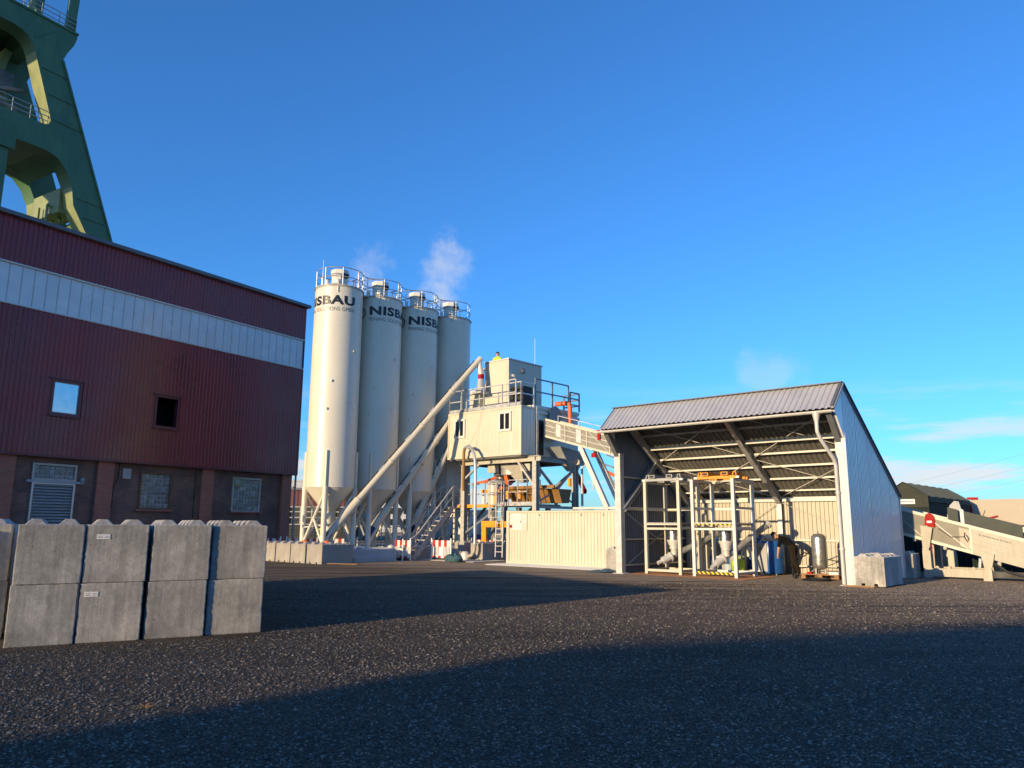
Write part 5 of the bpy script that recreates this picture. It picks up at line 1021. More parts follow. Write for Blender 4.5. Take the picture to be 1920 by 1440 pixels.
for r0, r1 in ((.075, .062),): q.add([((x + .2375 * math.cos(ca + rr * math.cos(2 * math.pi * i / n) * 1.5 / .2375 * .7)), (y + .2375 * math.sin(ca + rr * math.cos(2 * math.pi * i / n) * 1.5 / .2375 * .7)), .69 + rr * math.sin(2 * math.pi * i / n)) for i in range(n) for rr in (r0, r1)], [(2 * i, (2 * i + 2) % (2 * n), (2 * i + 3) % (2 * n), 2 * i + 1) for i in range(n)])
for a_, z_ in ((-.09, 0), (.02, 0)): q.add([(x + .2376 * math.cos(ca + a_ + p), y + .2376 * math.sin(ca + a_ + p), .69 + z_ + zz) for p, zz in ((0, -.03), (.07, -.03), (.07, .03), (0, .03))], [(0, 1, 2, 3)])
q.build('oval_logo', 'ink', tk); q = MB(); q.tube((x, y, 1.43), (x, y, 1.5), .015, n=8); q.build('valve', 'steel_dark', tk)
q = MB(); q.bx(5.75, 5.9, 2.38, 2.5, .149, .21); solo('red_block', q, 'red', 'small red block lying on the pallet edge', 'block', (5.8, 2.45, .149)); q = MB(); q.bx(6.4, 6.7, 2.5, 2.65, .149, .22); solo('white_tin', q, 'paper', 'small white tin lying on the pallet', 'tin', (6.5, 2.6, .149))
q = MB()
for i in range(5): q.ring((6.35 + .03 * i, 1.55 + .02 * i, .02 + .022 * (i % 3)), .42 - .03 * i, .016, 30, 5)
solo('hose_coil', q, 'rubber', 'flat coil of black hose on the ground before the pallet', 'hose', (6.35, 1.55, 0))
q = MB(); q.path([(5.85, 2.7, .75), (5.5, 2.9, .8), (5.1, 3.1, .62), (4.9, 3.3, .3), (4.95, 3.2, .05), (5.2, 2.6, .03), (5.5, 1.9, .03)], .02, 6); q.path([(5.85, 2.75, .95), (5.4, 3.2, .7), (4.95, 3.35, .5), (4.85, 3.4, .2)], .018, 6); q.path([(4.9, 3.4, .25), (5.4, 3.6, .3), (6.4, 3.8, .3), (7.2, 3.9, .2)], .018, 6); solo('air_hose', q, 'rubber', 'black air hoses running from the tank to the bending man', 'hose', (5.3, 2.9, 0))

# ================================================================== BELT CONVEYOR (behind the shed)
bc = thing('belt_conveyor', 'long inclined belt conveyor passing behind the shed to the plant', 'conveyor', (2, 6, 0)); SL = -.284; U0, U1 = 5.6, 6.7
def zt(v): return 2.31 + SL * (v - 7.78)
def strip(u, va, vb, da, db, m, name, th=.03, parent=None):
    q = MB(); q.prism([(va, zt(va) - db), (vb, zt(vb) - db), (vb, zt(vb) - da), (va, zt(va) - da)], u, u + th, 'y'); return q.build(name, m, parent or bc)
v = -7.9; k = 0
while v < 9.9:
    b_ = min(v + 1.27, 9.9)
    for u in (U0, U1): strip(u, v + .03, b_ - .03, .08, .80, 'perforated', 'side_panel', .012)
    q = MB(); q.beam((v, U0 - .02, zt(v) - .9), (v, U0 - .02, zt(v) + .02), .07, .05, (1, 0, 0)); q.beam((v, U1 + .04, zt(v) - .9), (v, U1 + .04, zt(v) + .02), .07, .05, (1, 0, 0)); q.build('upright', 'cream', bc)
    q = MB(); q.beam((v + .1, U0 - .012, zt(v + .1) - .1), (b_ - .1, U0 - .012, zt(b_ - .1) - .8), .04, .02); q.build('diagonal', 'galv_lit', bc); v += 1.27
for u in (U0 - .03, U1 + .0):
    strip(u, -7.95, 12.9, -.02, .08, 'cream', 'top_chord', .06); strip(u, -7.95, 9.9, .8, .9, 'cream', 'bottom_chord', .06)
bl_ = MB(); bl_.add([(-7.9, U0 + .1, zt(-7.9) - .15), (12.8, U0 + .1, zt(12.8) - .15), (12.8, U1 - .1, zt(12.8) - .15), (-7.9, U1 - .1, zt(-7.9) - .15), (-7.9, U0 + .1, zt(-7.9) - .2), (12.8, U0 + .1, zt(12.8) - .2), (12.8, U1 - .1, zt(12.8) - .2), (-7.9, U1 - .1, zt(-7.9) - .2)], [(0, 1, 2, 3), (7, 6, 5, 4), (0, 4, 5, 1), (1, 5, 6, 2), (2, 6, 7, 3), (3, 7, 4, 0)]); bl_.build('belt', 'rubber', bc)
q = MB(); rail(q, [(-7.0, U0 - .1, zt(-7) + .02), (-2, U0 - .1, zt(-2) + .02)], .28, .018, 1.27, 0); q.build('handrail', 'galv', bc)
for d_ in (.3, .55): strip(U0 - .03, -7.9, 2, d_, d_ + .03, 'galv_lit', 'side_rail', .02)
for v_ in (-7.2, -6.0, -3.6): strip(U0 - .025, v_, v_ + .28, .12, .72, 'galv_lit', 'cover_plate', .012)
# solid lower trough
o = strip(U0 - .035, 9.9, 12.9, .08, .90, 'cream_dirty', 'trough_side', .07); strip(U1, 9.9, 12.9, .08, .90, 'cream_dirty', 'trough_side', .07)
strip(U0 - .05, 9.95, 12.9, .40, .415, 'steel_dark', 'seam', .014); strip(U0 - .05, 9.95, 12.9, .55, .565, 'steel_dark', 'seam', .014)
q = MB(); rng = random.Random(2); v = 10.1
while v < 10.95:
    w = rng.uniform(.025, .06); q.prism([(v, zt(v) - .24), (v + w, zt(v + w) - .24), (v + w, zt(v + w) - .2), (v, zt(v) - .2)], U0 - .045, U0 - .037, 'y'); v += w + rng.uniform(.01, .04)
q.build('faded_marking', 'ink_grey', bc, kind='stuff', label='faded illegible dark lettering on the trough side')
for a, b_ in ((9.25, 9.55), (9.72, 10.95), (10.95, 11.3), (11.5, 12.2)): o = strip(U0 + .05, a, b_, -.42, -.03, 'mesh_grey', 'skirt_board', .03)
for a in (9.62, 11.4): strip(U0 + .03, a, a + .1, -.46, .0, 'white', 'board_post', .06)
q = MB(); q.prism([(9.15, zt(9.15)), (9.6, zt(9.6)), (9.62, 2.2), (9.55, 2.5), (9.42, 2.52), (9.28, 2.38), (9.2, 2.15)], U0 + .3, U0 + .34, 'y'); q.build('end_plate', 'steel_grey', bc)
q = MB(); q.prism([(8.56, 1.72), (8.86, 1.65), (8.88, 1.97), (8.82, 2.08), (8.72, 2.13), (8.6, 2.06)], U0 - .09, U0 - .052, 'y'); rp_ = q.build('red_bracket', 'red', bc); q = MB(); q.bx(8.64, 8.79, U0 - .1, U0 - .091, 1.80, 1.87); q.build('data_plate', 'paper', rp_)
q = MB(); q.prism([(8.44, 1.72), (8.8, 1.64), (8.66, .98), (8.46, .98)], U0 - .16, U0 - .092, 'y'); q.bx(8.45, 8.69, U0 - .2, U0 + .02, 0.02, .9); q.tube((8.55, U0 - .18, .95), (8.55, U0 + .0, .95), .1, n=14); q.build('leg', 'cream_dirty', bc)
q = MB(); q.bx(8.45, 8.69, U1 - .02, U1 + .2, 0.02, 1.4); q.build('leg', 'cream_dirty', bc); q = MB(); q.bx(10.15, 10.4, U1 - .02, U1 + .2, 0.0, .9); q.build('leg', 'cream_dirty', bc)
q = MB(); q.bx(10.15, 10.4, U0 - .2, U0 - .04, 0.0, .35); q.prism([(10.1, .93), (10.5, .82), (10.42, .48), (10.35, .3), (10.2, .3), (10.17, .5)], U0 - .14, U0 - .055, 'y'); q.tube((10.6, U0 - .16, .5), (10.6, U0 - .02, .5), .06, n=12); q.build('leg', 'cream_dirty', bc)
q = MB(); q.bx(8.69, 10.15, U0 - .18, U0 - .02, .08, .34); q.bx(8.69, 10.15, U1 + .02, U1 + .18, .08, .34)
for v in (8.85, 9.2, 9.9): q.tube((v, U0 - .19, .36), (v, U0 - .1, .36), .06, n=10)
q.build('skid_beam', 'cream_dirty', bc); q = MB(); q.bx(10.4, 13, U0 - .1, U0 + .05, .1, .3); q.path([(10.5, U0 - .2, .55), (10.8, U0 - .25, .32), (11.2, U0 - .25, .2), (12, U0 - .25, .2)], .035, 8); q.build('hydraulic_hose', 'rubber', bc)
q = MB(); q.path([(9.72, U0 - .06, 1.5), (9.7, U0 - .08, 1.35), (9.78, U0 - .08, 1.2), (9.82, U0 - .08, 1.3), (9.76, U0 - .08, 1.42)], .012, 5); q.path([(8.95, U0 - .06, 1.62), (9.3, U0 - .07, 1.35), (9.7, U0 - .07, 1.36)], .01, 5); q.build('cable', 'rubber', bc)
strip(U0 - .02, 9.55, 9.85, .15, .75, 'cream_dirty', 'cover_plate', .012)
q = MB(); v = 10.0
while v < 12.8:
    for d_ in (.14, .84): q.tube((v, U0 - .05, zt(v) - d_), (v, U0 - .034, zt(v) - d_), .014, n=6)
    v += .16
q.build('bolts', 'steel_grey', bc, kind='stuff')
for v in (8.2, 9.1, 10.6, 11.6): q = MB(); q.tube((v, U0 - .05, zt(v) - .95), (v, U1 + .05, zt(v) - .95), .055, n=12); q.build('return_roller', 'steel_dark', bc)
# slanted trestle under the upper part
q = MB(); q.beam((-5.75, U0, zt(-5.75) - .9), (-4.3, U0, 2.45), .16, .22); q.beam((-5.75, U1, zt(-5.75) - .9), (-4.3, U1, 2.45), .16, .22); q.build('trestle_leg', 'galv_lit', bc)
q = MB(); q.bx(-6.2, -.4, U0 - .05, U0 + .05, 2.38, 2.48); q.beam((-4.3, U0, 2.45), (-4.3, U0, 0.02), .16); q.beam((-4.3, U1, 2.45), (-4.3, U1, .02), .16); q.beam((.5, U0, 2.45), (.5, U0, .02), .16); q.build('trestle_beam', 'galv_lit', bc)
q = MB()
for a, b_ in (((-5.5, 4.6), (-3.4, 3.9)), ((-5.5, 5.0), (-4.3, 3.0)), ((-4.6, 3.7), (-3.4, 2.6)), ((-4.4, 4.6), (-4.4, 2.6)), ((-3.2, 4.3), (-5.0, 4.9)), ((-3.6, 3.2), (-4.4, 3.3))): q.beam((a[0], U1 - .1, a[1]), (b_[0], U1 - .1, b_[1]), .06)
q.build('trestle_brace', 'steel_dark', bc); q = MB(); q.beam((-5.0, U1, 4.1), (-3.0, U1, 3.2), .1, .14); q.build('red_strut', 'orange_red', bc)
for va, z_, h_ in ((-4.75, .02, .55), ):
    q = MB(); q.prism([(va, zt(va) - .35), (va + .16, zt(va + .16) - .35), (va + .16, zt(va + .16) + .1), (va, zt(va) + .1)], U0 - .08, U0 - .05, 'y'); q.build('red_bracket', 'red', bc); q = MB(); q.bx(va - .35, va - .1, U0 - .08, U0 - .03, zt(va) - 1.15, zt(va) - .95); q.build('red_bracket', 'red', bc)

# ================================================================== RIGHT BACKGROUND
tn = thing('storage_tent', 'dark olive tarpaulin storage tent behind the conveyor', 'tent', (1, 36, 0))
gx, gw, gu0, gu1, ze, za = 1.1, 1.4, 31.0, 42.0, 3.65, 4.52
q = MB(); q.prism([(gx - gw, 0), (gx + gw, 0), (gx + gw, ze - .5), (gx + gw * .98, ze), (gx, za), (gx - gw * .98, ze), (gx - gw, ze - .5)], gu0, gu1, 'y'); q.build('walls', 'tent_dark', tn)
q = MB()
for s_ in (-1, 1):
    n = 12; vs = []
    for i in range(n + 1):
        for p, zz in ((0, za + .05), (.5, (za + ze) / 2 + .06), (1.03, ze + .0), (1.06, ze - .35)): vs.append((gx + s_ * gw * p, gu0 - .12 + (gu1 - gu0 + .2) * i / n, zz - .035 * math.sin(i * math.pi) - (.05 if i % 2 else 0)))
    q.add(vs, [(4 * i + j, 4 * i + j + 1, 4 * i + 5 + j, 4 * i + 4 + j) for i in range(n) for j in range(3)])
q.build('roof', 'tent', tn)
q = MB(); q.prism([(gx - gw, ze - .7), (gx + gw, ze - .7), (gx + gw, ze), (gx, za), (gx - gw, ze)], gu0 - .04, gu0 - .01, 'y'); q.build('gable', 'tent', tn)
q = MB(); q.bx(gx - .3, gx + .62, gu0 - .07, gu0 - .045, 3.15, 3.45); sg = q.build('sign', 'paper', tn); q = MB(); v = gx - .24; rng = random.Random(5)
while v < gx + .54: w = rng.uniform(.03, .06); q.bx(v, v + w, gu0 - .075, gu0 - .071, 3.26, 3.34); v += w + .02
q.build('faded_marking', 'ink_grey', sg, kind='stuff')
bt = thing('beige_trailer', 'beige tarpaulin-sided trailer with red frame at the right picture edge', 'trailer', (6, 45, 0))
q = MB(); q.bx(2.2, 18, 44, 47, 1.9, 3.78); q.build('box', 'beige_tarp', bt); q = MB(); q.bx(3.6, 18, 43.9, 47, .0, 1.75); q.build('lower_body', 'cream', bt); q = MB(); q.bx(3.0, 18, 44.1, 46.9, 1.75, 1.9); q.build('gap_shade', 'black', bt)  # black slab between the bodies, the shade there put into colour
q = MB(); q.beam((2.1, 43.9, 3.7), (2.25, 43.9, 2.3), .16); q.bx(2.0, 2.7, 43.85, 44.05, 3.78, 3.95); q.beam((2.9, 43.8, 2.3), (3.9, 43.8, 2.55), .1); q.build('red_frame', 'red', bt); q = MB(); q.beam((2.8, 43.85, 2.3), (3.1, 43.85, 3.0), .1, .03); q.build('mirror_arm', 'steel_grey', bt)
q = MB(); rng = random.Random(8)
for i in range(5): q.lathe([(.02, .0), (.2 - i * .02, .12), (.1, .42), (.02, .5)], (8.15 + .08 * (i % 2), 7.0 + .1 * i, 1.05 - .12 * i), n=7)
solo('pink_cloth', q, 'pink', 'crumpled pink cloth hanging behind the shed corner', 'cloth', (8.15, 7.2, .4))
q = MB(); q.bx(6.0, 11.2, 9.6, 9.9, 0, 1.5)
for i in range(26): q.bx(6.0 + i * .2, 6.1 + i * .2, 9.56, 9.6, .02, 1.46)
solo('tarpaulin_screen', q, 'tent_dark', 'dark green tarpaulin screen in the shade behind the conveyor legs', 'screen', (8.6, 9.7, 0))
q = MB(); q.bx(8.55, 8.95, 7.3, 7.7, 0, 1.0); solo('cable_cabinet', q, 'steel_beige', 'grey-beige cabinet standing in the shade under the conveyor', 'cabinet', (8.75, 7.5, 0), bevel=.02)
q = MB(); q.beam((9.6, 7.6, .02), (9.75, 7.6, 1.1), .08); q.bx(9.95, 10.15, 7.4, 7.6, 0, .9); solo('prop_stand', q, 'blue_pale', 'pale prop stand under the conveyor between its legs', 'stand', (9.8, 7.5, 0))

# ================================================================== SMALL SITE THINGS
def barrier(v, u, rz, label, L_=1.6, sc=1.):
    t = thing('traffic_barrier', label, 'barrier', (v, u, 0), group='red and white traffic barriers', rz=rz); BASE[t.name] = Vector((0, 0, 0)); H = .95
    MB().bx(-L_ / 2, L_ / 2, -.02, .02, .62, .92).build('striped_board', 'red_white', t); MB().bx(-L_ / 2, L_ / 2, -.018, .018, .1, .2).build('lower_board', 'red_white', t)
    for i in range(14): x = -L_ / 2 + .06 + i * (L_ - .12) / 13; MB().bx(x - .022, x + .022, -.015, .015, .2, .62).build('bar', 'paper', t)
    MB().bx(-.12, .12, -.018, .018, .21, .61).build('centre_plate', 'paper', t)
    for x in (-L_ / 2 + .02, L_ / 2 - .02): MB().bx(x - .03, x + .03, -.03, .03, 0, 1.02).build('post', 'paper', t)
    MB().bx(-.35, .35, -.2, .2, 0, .09).build('foot', 'rubber', t)
barrier(-11.75, 2.5, R(6), 'sunlit red and white barrier between the stair and the dark bag', 1.25); barrier(-12.95, 1.12, R(0), 'red and white barrier behind the foot of the stair', 1.2)
barrier(-20.3, -1.75, R(42), 'red and white barrier at the far left end behind the concrete blocks'); barrier(-18.9, -.5, R(42), 'red and white barrier left of the orange canisters'); barrier(-17.4, .85, R(42), 'red and white barrier right of the orange canisters'); barrier(-11.6, 5.2, R(0), 'red and white barrier in shade beside the plant post')
def drum(v, u, label):
    q = MB(); q.lathe([(.13, .552), (.15, .57), (.15, .9), (.12, .93)], (v, u, 0), n=20); solo('orange_canister', q, 'orange_red', label, 'canister', (v, u, .552), group='orange canisters on the plinth')
drum(-14.75, -3.05, 'orange canister at the left silo leg'); drum(-13.2, -2.95, 'orange canister right of the front silo leg')
def lump(v, u, z, r, label, m):
    q = MB(); q.lathe([(r * .3, 0), (r, r * .25), (r * .9, r * .7), (r * .4, r), (.01, r * 1.05)], (v, u, z), n=12); return solo('valve_cover', q, m, label, 'cover', (v, u, z), group='small white covers on the silo plinth')
lump(-12.9, -1.4, .552, .16, 'white cover on the plinth at the first silo, left one', 'white'); lump(-12.85, .35, .552, .17, 'white cover with blue base on the plinth between silos', 'white'); lump(-12.8, 1.0, .552, .15, 'tilted white cover on the plinth near the second silo', 'cream'); lump(-13.0, 2.2, .552, .14, 'small white cover on the plinth at the third silo', 'white')
q = MB(); q.lathe([(.1, 0), (.30, .03), (.34, .14), (.26, .27), (.1, .34), (.02, .35)], (-9.95, 1.6, 0), n=14)
for i, v in enumerate(q.v): q.v[i] = (-9.95 + (v[0] + 9.95) * 1.45, 1.6 + (v[1] - 1.6) * 1.1, v[2] * (1 + .18 * math.sin(i * 2.3)))
solo('rubbish_bag', q, 'tarp_teal', 'dark blue-green rubbish bag on the ground before the barrier', 'bag', (-9.95, 1.6, 0))
q = MB(); q.tube((-12.2, .5, 0), (-12.2, .5, 1.0), .03, n=8); solo('marker_post', q, 'paper', 'thin white marker post at the foot of the stair', 'post', (-12.2, .5, 0))
q = MB(); q.bx(-13.7, -9.0, 1.9, 4.1, 0, .03); solo('slab_apron', q, 'concrete_warm', 'pale concrete apron under the stair and barriers', 'slab', (-11.5, 3, 0))
q = MB(); q.beam((-12.0, -3.7, .03), (-10.6, -3.2, .03), .14, .03); solo('loose_plank', q, 'wood', 'loose plank on the ground right of the concrete blocks', 'plank', (-11.3, -3.5, 0))
q = MB()
for k in range(6): a = k * math.pi / 3; q.add([(0, 0, .012), (.05 * math.cos(a - .3), .05 * math.sin(a - .3), .015), (.09 * math.cos(a), .09 * math.sin(a), .022), (.05 * math.cos(a + .3), .05 * math.sin(a + .3), .015)], [(0, 1, 2, 3)])
lf = q.build('fallen_leaf', 'leaf'); lf.location = (-3.25, 7.25, .012); lf.rotation_euler = (.1, .05, .4); tag(lf, 'yellow-brown leaf lying on the foreground gravel', 'leaf')
# machinery behind the silos
mc = thing('pump_trailer', 'white and pale blue pump trailer standing behind the second silo', 'trailer', (-19.5, 9, 0)); 
q = MB(); q.bx(-21.5, -19.2, 8.5, 10.2, .5, 2.5); q.build('body', 'blue_pale', mc, bevel=.03); q = MB(); q.bx(-18.6, -16.4, 9.2, 10.6, .35, 1.1); q.build('chassis', 'blue_dark', mc); q = MB(); q.bx(-18.0, -17.0, 9.0, 10.4, 1.1, 2.1); q.build('cab', 'white', mc, bevel=.05); MB().bx(-17.8, -17.3, 8.97, 8.995, 1.3, 1.8).build('window', 'dark_glass', mc)
for v in (-18.4, -20.6): q = MB(); q.tube((v, 8.4, .45), (v, 8.7, .45), .45, n=24); w = q.build('wheel', 'rubber', mc); q = MB(); q.tube((v, 8.37, .45), (v, 8.4, .45), .22, n=18); q.build('rim', 'steel_grey', w)
q = MB(); q.path([(-17.2, 7.2, .1), (-17.2, 7.3, .8), (-16.8, 7.4, 1.2), (-16.2, 7.5, 1.2), (-16.0, 7.5, .6)], .06, 8); q.path([(-16.9, 7.4, .1), (-16.8, 7.5, .7), (-16.4, 7.5, .9), (-16.0, 7.6, .3)], .06, 8); solo('suction_hose', q, 'rubber', 'thick black hoses arching behind the third silo', 'hose', (-16.6, 7.4, 0))
q = MB(); q.bx(-21, -17.5, 12, 12.6, 0, 2.6); solo('site_tank', q, 'silo', 'pale steel tank wall behind the last silo', 'tank', (-19, 12.3, 0), bevel=.05)

# ================================================================== PEOPLE
def person(label, frame, pos, rz, J, E_, slots, mats, extra=None):
    """J: joint -> (xyz, radius); E_: bones (a,b); slots: bone index -> material slot; the whole body is one skinned mesh"""
    keys = list(J); me = bpy.data.meshes.new('b'); me.from_pydata([J[k][0] for k in keys], [(keys.index(a), keys.index(b_)) for a, b_ in E_], []); o = bpy.data.objects.new('b', me); col.objects.link(o)
    sk = o.modifiers.new('s', 'SKIN'); ss = o.modifiers.new('u', 'SUBSURF'); ss.levels = 2; ss.render_levels = 2
    for i, k in enumerate(keys):
        r_ = J[k][1]; me.skin_vertices[0].data[i].radius = r_ if isinstance(r_, tuple) else (r_, r_); me.skin_vertices[0].data[i].use_root = (k == 'pelvis')
    bpy.context.view_layer.update(); m2 = bpy.data.meshes.new_from_object(o.evaluated_get(bpy.context.evaluated_depsgraph_get())); bpy.data.objects.remove(o)
    for m_ in mats: m2.materials.append(M[m_])
    segs = [(Vector(J[a][0]), Vector(J[b_][0])) for a, b_ in E_]
    for p in m2.polygons:
        best = min(range(len(segs)), key=lambda i: (p.center - segs[i][0].lerp(segs[i][1], max(0, min(1, (p.center - segs[i][0]).dot(segs[i][1] - segs[i][0]) / max(1e-6, (segs[i][1] - segs[i][0]).length_squared))))).length)
        p.material_index = slots[best]
    m2.shade_smooth(); o = bpy.data.objects.new('person', m2); col.objects.link(o); place(o, frame, pos, rz); return tag(o, label, 'person')
def hand(J, E_, sl, wrist, tip, side, s):
    w, t = Vector(wrist), Vector(tip); d = (t - w).normalized(); a = d.cross(Vector((0, 0, 1)));
    a = a.normalized() if a.length > .1 else Vector((1, 0, 0)); pal = w + d * .08; J['palm' + s] = (tuple(pal), (.035, .018)); E_.append(('wrist' + s, 'palm' + s)); sl.append(0)
    for i, (off, ln) in enumerate(((-.03, .065), (-.01, .075), (.01, .07), (.03, .055))):
        b0_ = pal + a * off + d * .01; m_ = b0_ + d * ln * .55; e_ = m_ + d * ln * .3 - Vector((0, 0, ln * .35)); J['f%d%s' % (i, s)] = (tuple(m_), .009); J['g%d%s' % (i, s)] = (tuple(e_), .008); E_ += [('palm' + s, 'f%d%s' % (i, s)), ('f%d%s' % (i, s), 'g%d%s' % (i, s))]; sl += [0, 0]
    th = w + d * .04 + a * side * .05; J['t' + s] = (tuple(th), .011); E_.append(('palm' + s, 't' + s)); sl.append(0)
def head_parts(o, c, fwd, hairm, helmet=None):
    c = Vector(c); f = Vector(fwd).normalized(); r_ = Vector((0, 0, 1)).cross(f).normalized() if abs(f.z) < .95 else Vector((1, 0, 0)); up = f.cross(r_)
    if up.z < 0: up = -up
    hd = MB(); n = 14
    prof = [(.0, -.12), (.05, -.115), (.075, -.08), (.084, -.02), (.088, .03), (.078, .085), (.045, .118), (.0, .125)]
    for rr_, z in prof[1:-1]:
        for i in range(n): a = 2 * math.pi * i / n; hd.v.append(tuple(c + r_ * rr_ * .86 * math.cos(a) + f * rr_ * 1.05 * math.sin(a) + up * z))
    k = len(prof) - 2; hd.f = [(j * n + i, j * n + (i + 1) % n, (j + 1) * n + (i + 1) % n, (j + 1) * n + i) for j in range(k - 1) for i in range(n)] + [tuple(range(n)), tuple((k - 1) * n + i for i in range(n))]; hd.sm = True
    def put(mb, nm, m): ob_ = mb.build(nm, m, None, base=Vector()); ob_.parent = o; return ob_
    h = put(hd, 'head', 'skin')
    ns = MB(); ns.beam(c + f * .088 + up * .015, c + f * .105 - up * .025, .022, .02); ns2 = put(ns, 'nose', 'skin'); ns2.parent = h
    for s_ in (-1, 1):
        ey = MB(); ey.lathe([(.004, -.008), (.011, 0), (.004, .008)], c + f * .078 + r_ * .032 * s_ + up * .012, n=8); put(ey, 'eye', 'ink').parent = h
        ea = MB(); ea.lathe([(.008, -.03), (.018, 0), (.008, .03)], c + r_ * .078 * s_, n=8); put(ea, 'ear', 'skin').parent = h
    mo = MB(); mo.beam(c + f * .082 - up * .055 - r_ * .022, c + f * .082 - up * .055 + r_ * .022, .012); put(mo, 'mouth', 'pink').parent = h
    ha = MB(); R0 = .1 if not helmet else .118
    for z, rr_ in ((.03, R0), (.08, R0 * .88), (.12, R0 * .55), (.138, .015)):
        for i in range(n): a = 2 * math.pi * i / n; ha.v.append(tuple(c - f * .012 + r_ * rr_ * .9 * math.cos(a) + f * rr_ * 1.05 * math.sin(a) + up * z))
    ha.f = [(j * n + i, j * n + (i + 1) % n, (j + 1) * n + (i + 1) % n, (j + 1) * n + i) for j in range(3) for i in range(n)] + [tuple(range(n)), tuple(3 * n + i for i in range(n))]; ha.sm = True; put(ha, 'helmet' if helmet else 'hair', helmet or hairm)
# man bending over the mixer: local -x is towards the mixer, stands at origin
J = {'pelvis': ((0, 0, .95), (.16, .14)), 'waist': ((-.10, 0, 1.08), (.15, .13)), 'chest': ((-.30, 0, 1.24), (.18, .14)), 'neck': ((-.47, 0, 1.30), .065), 'skull': ((-.54, 0, 1.31), .06),
     'hipL': ((.02, .11, .88), .115), 'kneeL': ((-.08, .15, .49), .085), 'ankL': ((.0, .17, .09), .06), 'toeL': ((-.17, .19, .045), .045), 'hipR': ((.02, -.11, .88), .115), 'kneeR': ((.10, -.17, .49), .085), 'ankR': ((.24, -.2, .09), .06), 'toeR': ((.09, -.22, .045), .045),
     'shL': ((-.34, .2, 1.25), .08), 'elL': ((-.48, .27, 1.02), .055), 'wristL': ((-.66, .2, 1.06), .038), 'shR': ((-.34, -.2, 1.24), .08), 'elR': ((-.36, -.3, .96), .055), 'wristR': ((-.42, -.26, .74), .038)}
E_ = [('pelvis', 'waist'), ('waist', 'chest'), ('chest', 'neck'), ('neck', 'skull'), ('pelvis', 'hipL'), ('hipL', 'kneeL'), ('kneeL', 'ankL'), ('ankL', 'toeL'), ('pelvis', 'hipR'), ('hipR', 'kneeR'), ('kneeR', 'ankR'), ('ankR', 'toeR'), ('chest', 'shL'), ('shL', 'elL'), ('elL', 'wristL'), ('chest', 'shR'), ('shR', 'elR'), ('elR', 'wristR')]
sl_ = [1, 1, 1, 0, 2, 2, 2, 3, 2, 2, 2, 3, 1, 1, 0, 1, 1, 0]
hand(J, E_, sl_, J['wristL'][0], (-.8, .17, 1.08), 1, 'L'); hand(J, E_, sl_, J['wristR'][0], (-.44, -.25, .6), -1, 'R')
pe = person('man in dark clothes bending forward beside the blue mixer in the shed', 'S', (4.95, 3.3, 0), 0, J, E_, sl_, ['skin', 'cloth_dark', 'cloth_brown', 'black'])
head_parts(pe, (-.64, 0, 1.34), (-.75, -.1, -.65), 'hair')
q = MB(); q.lathe([(.1, 0), (.19, .04), (.17, .16), (.05, .22)], (3.75, 4.1, 1.18), n=16); solo('white_hood', q, 'paper', 'white round cap on top of the mixer before the bending man', 'cap', (3.75, 4.1, 1.18))
def seated(label, frame, pos, rz, helm, hairm, top, vis):
    J = {'pelvis': ((0, 0, .14), (.15, .13)), 'waist': ((0, .03, .3), (.14, .11)), 'chest': ((0, -.02, .52), (.17, .12)), 'neck': ((0, -.06, .68), .06), 'skull': ((0, -.08, .74), .06),
         'hipL': ((.12, -.05, .13), .1), 'kneeL': ((.2, -.42, .38), .07), 'ankL': ((.2, -.45, .05), .05), 'toeL': ((.22, -.6, .04), .04), 'hipR': ((-.12, -.05, .13), .1), 'kneeR': ((-.2, -.42, .3), .07), 'ankR': ((-.2, -.55, .05), .05), 'toeR': ((-.22, -.7, .04), .04),
         'shL': ((.2, -.02, .56), .07), 'elL': ((.27, -.18, .36), .05), 'wristL': ((.2, -.38, .36), .036), 'shR': ((-.2, -.02, .56), .07), 'elR': ((-.28, -.18, .34), .05), 'wristR': ((-.2, -.4, .3), .036)}
    E_ = [('pelvis', 'waist'), ('waist', 'chest'), ('chest', 'neck'), ('neck', 'skull'), ('pelvis', 'hipL'), ('hipL', 'kneeL'), ('kneeL', 'ankL'), ('ankL', 'toeL'), ('pelvis', 'hipR'), ('hipR', 'kneeR'), ('kneeR', 'ankR'), ('ankR', 'toeR'), ('chest', 'shL'), ('shL', 'elL'), ('elL', 'wristL'), ('chest', 'shR'), ('shR', 'elR'), ('elR', 'wristR')]
    sl_ = [1, 1, 1, 0, 2, 2, 2, 3, 2, 2, 2, 3, 1, 2, 2, 1, 2, 2]
    hand(J, E_, sl_, J['wristL'][0], (.18, -.5, .36), 1, 'L'); hand(J, E_, sl_, J['wristR'][0], (-.18, -.5, .3), -1, 'R')
    p = person(label, frame, pos, rz, J, E_, sl_, ['skin', 'vest', vis, 'black']); head_parts(p, (0, -.1, .82), (0, -1, -.25), hairm, helm); return p
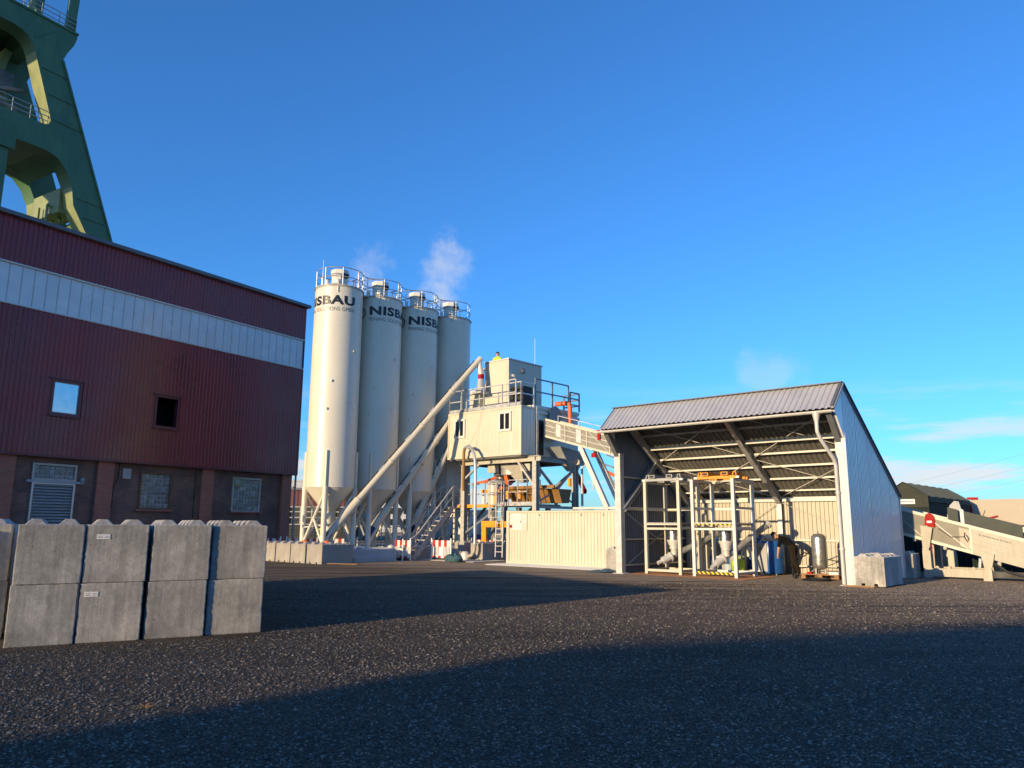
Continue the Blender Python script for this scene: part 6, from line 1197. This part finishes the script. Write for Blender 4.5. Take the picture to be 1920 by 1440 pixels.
seated('worker in yellow-green vest and dark cap crouching on the cabin roof', 'S', (-11.78, 6.3, 9.86), R(-150), 'black', 'hair', 'vest', 'cloth_orange')
def standing(label, frame, pos, rz, helm):
    J = {'pelvis': ((0, 0, .92), (.15, .12)), 'waist': ((0, 0, 1.08), (.15, .12)), 'chest': ((0, -.08, 1.32), (.18, .13)), 'neck': ((0, -.13, 1.49), .06), 'skull': ((0, -.16, 1.55), .06),
         'hipL': ((.1, 0, .88), .1), 'kneeL': ((.12, -.05, .48), .07), 'ankL': ((.12, .02, .09), .05), 'toeL': ((.13, -.13, .04), .04), 'hipR': ((-.1, 0, .88), .1), 'kneeR': ((-.12, -.02, .48), .07), 'ankR': ((-.13, .05, .09), .05), 'toeR': ((-.14, -.1, .04), .04),
         'shL': ((.21, -.08, 1.38), .07), 'elL': ((.26, -.12, 1.1), .05), 'wristL': ((.22, -.35, 1.02), .036), 'shR': ((-.21, -.08, 1.38), .07), 'elR': ((-.26, -.12, 1.1), .05), 'wristR': ((-.2, -.35, 1.0), .036)}
    E_ = [('pelvis', 'waist'), ('waist', 'chest'), ('chest', 'neck'), ('neck', 'skull'), ('pelvis', 'hipL'), ('hipL', 'kneeL'), ('kneeL', 'ankL'), ('ankL', 'toeL'), ('pelvis', 'hipR'), ('hipR', 'kneeR'), ('kneeR', 'ankR'), ('ankR', 'toeR'), ('chest', 'shL'), ('shL', 'elL'), ('elL', 'wristL'), ('chest', 'shR'), ('shR', 'elR'), ('elR', 'wristR')]
    sl_ = [1, 1, 1, 0, 2, 2, 2, 3, 2, 2, 2, 3, 1, 1, 2, 1, 1, 2]
    hand(J, E_, sl_, J['wristL'][0], (.2, -.46, 1.0), 1, 'L'); hand(J, E_, sl_, J['wristR'][0], (-.18, -.46, .98), -1, 'R')
    p = person(label, frame, pos, rz, J, E_, sl_, ['skin', 'vest', 'cloth_dark', 'black']); head_parts(p, (0, -.18, 1.63), (0, -1, -.2), 'hair', helm); return p
standing('worker in yellow-green vest and white helmet standing behind the first silo legs', 'S', (-17.0, -.6, 0), R(70), 'white')
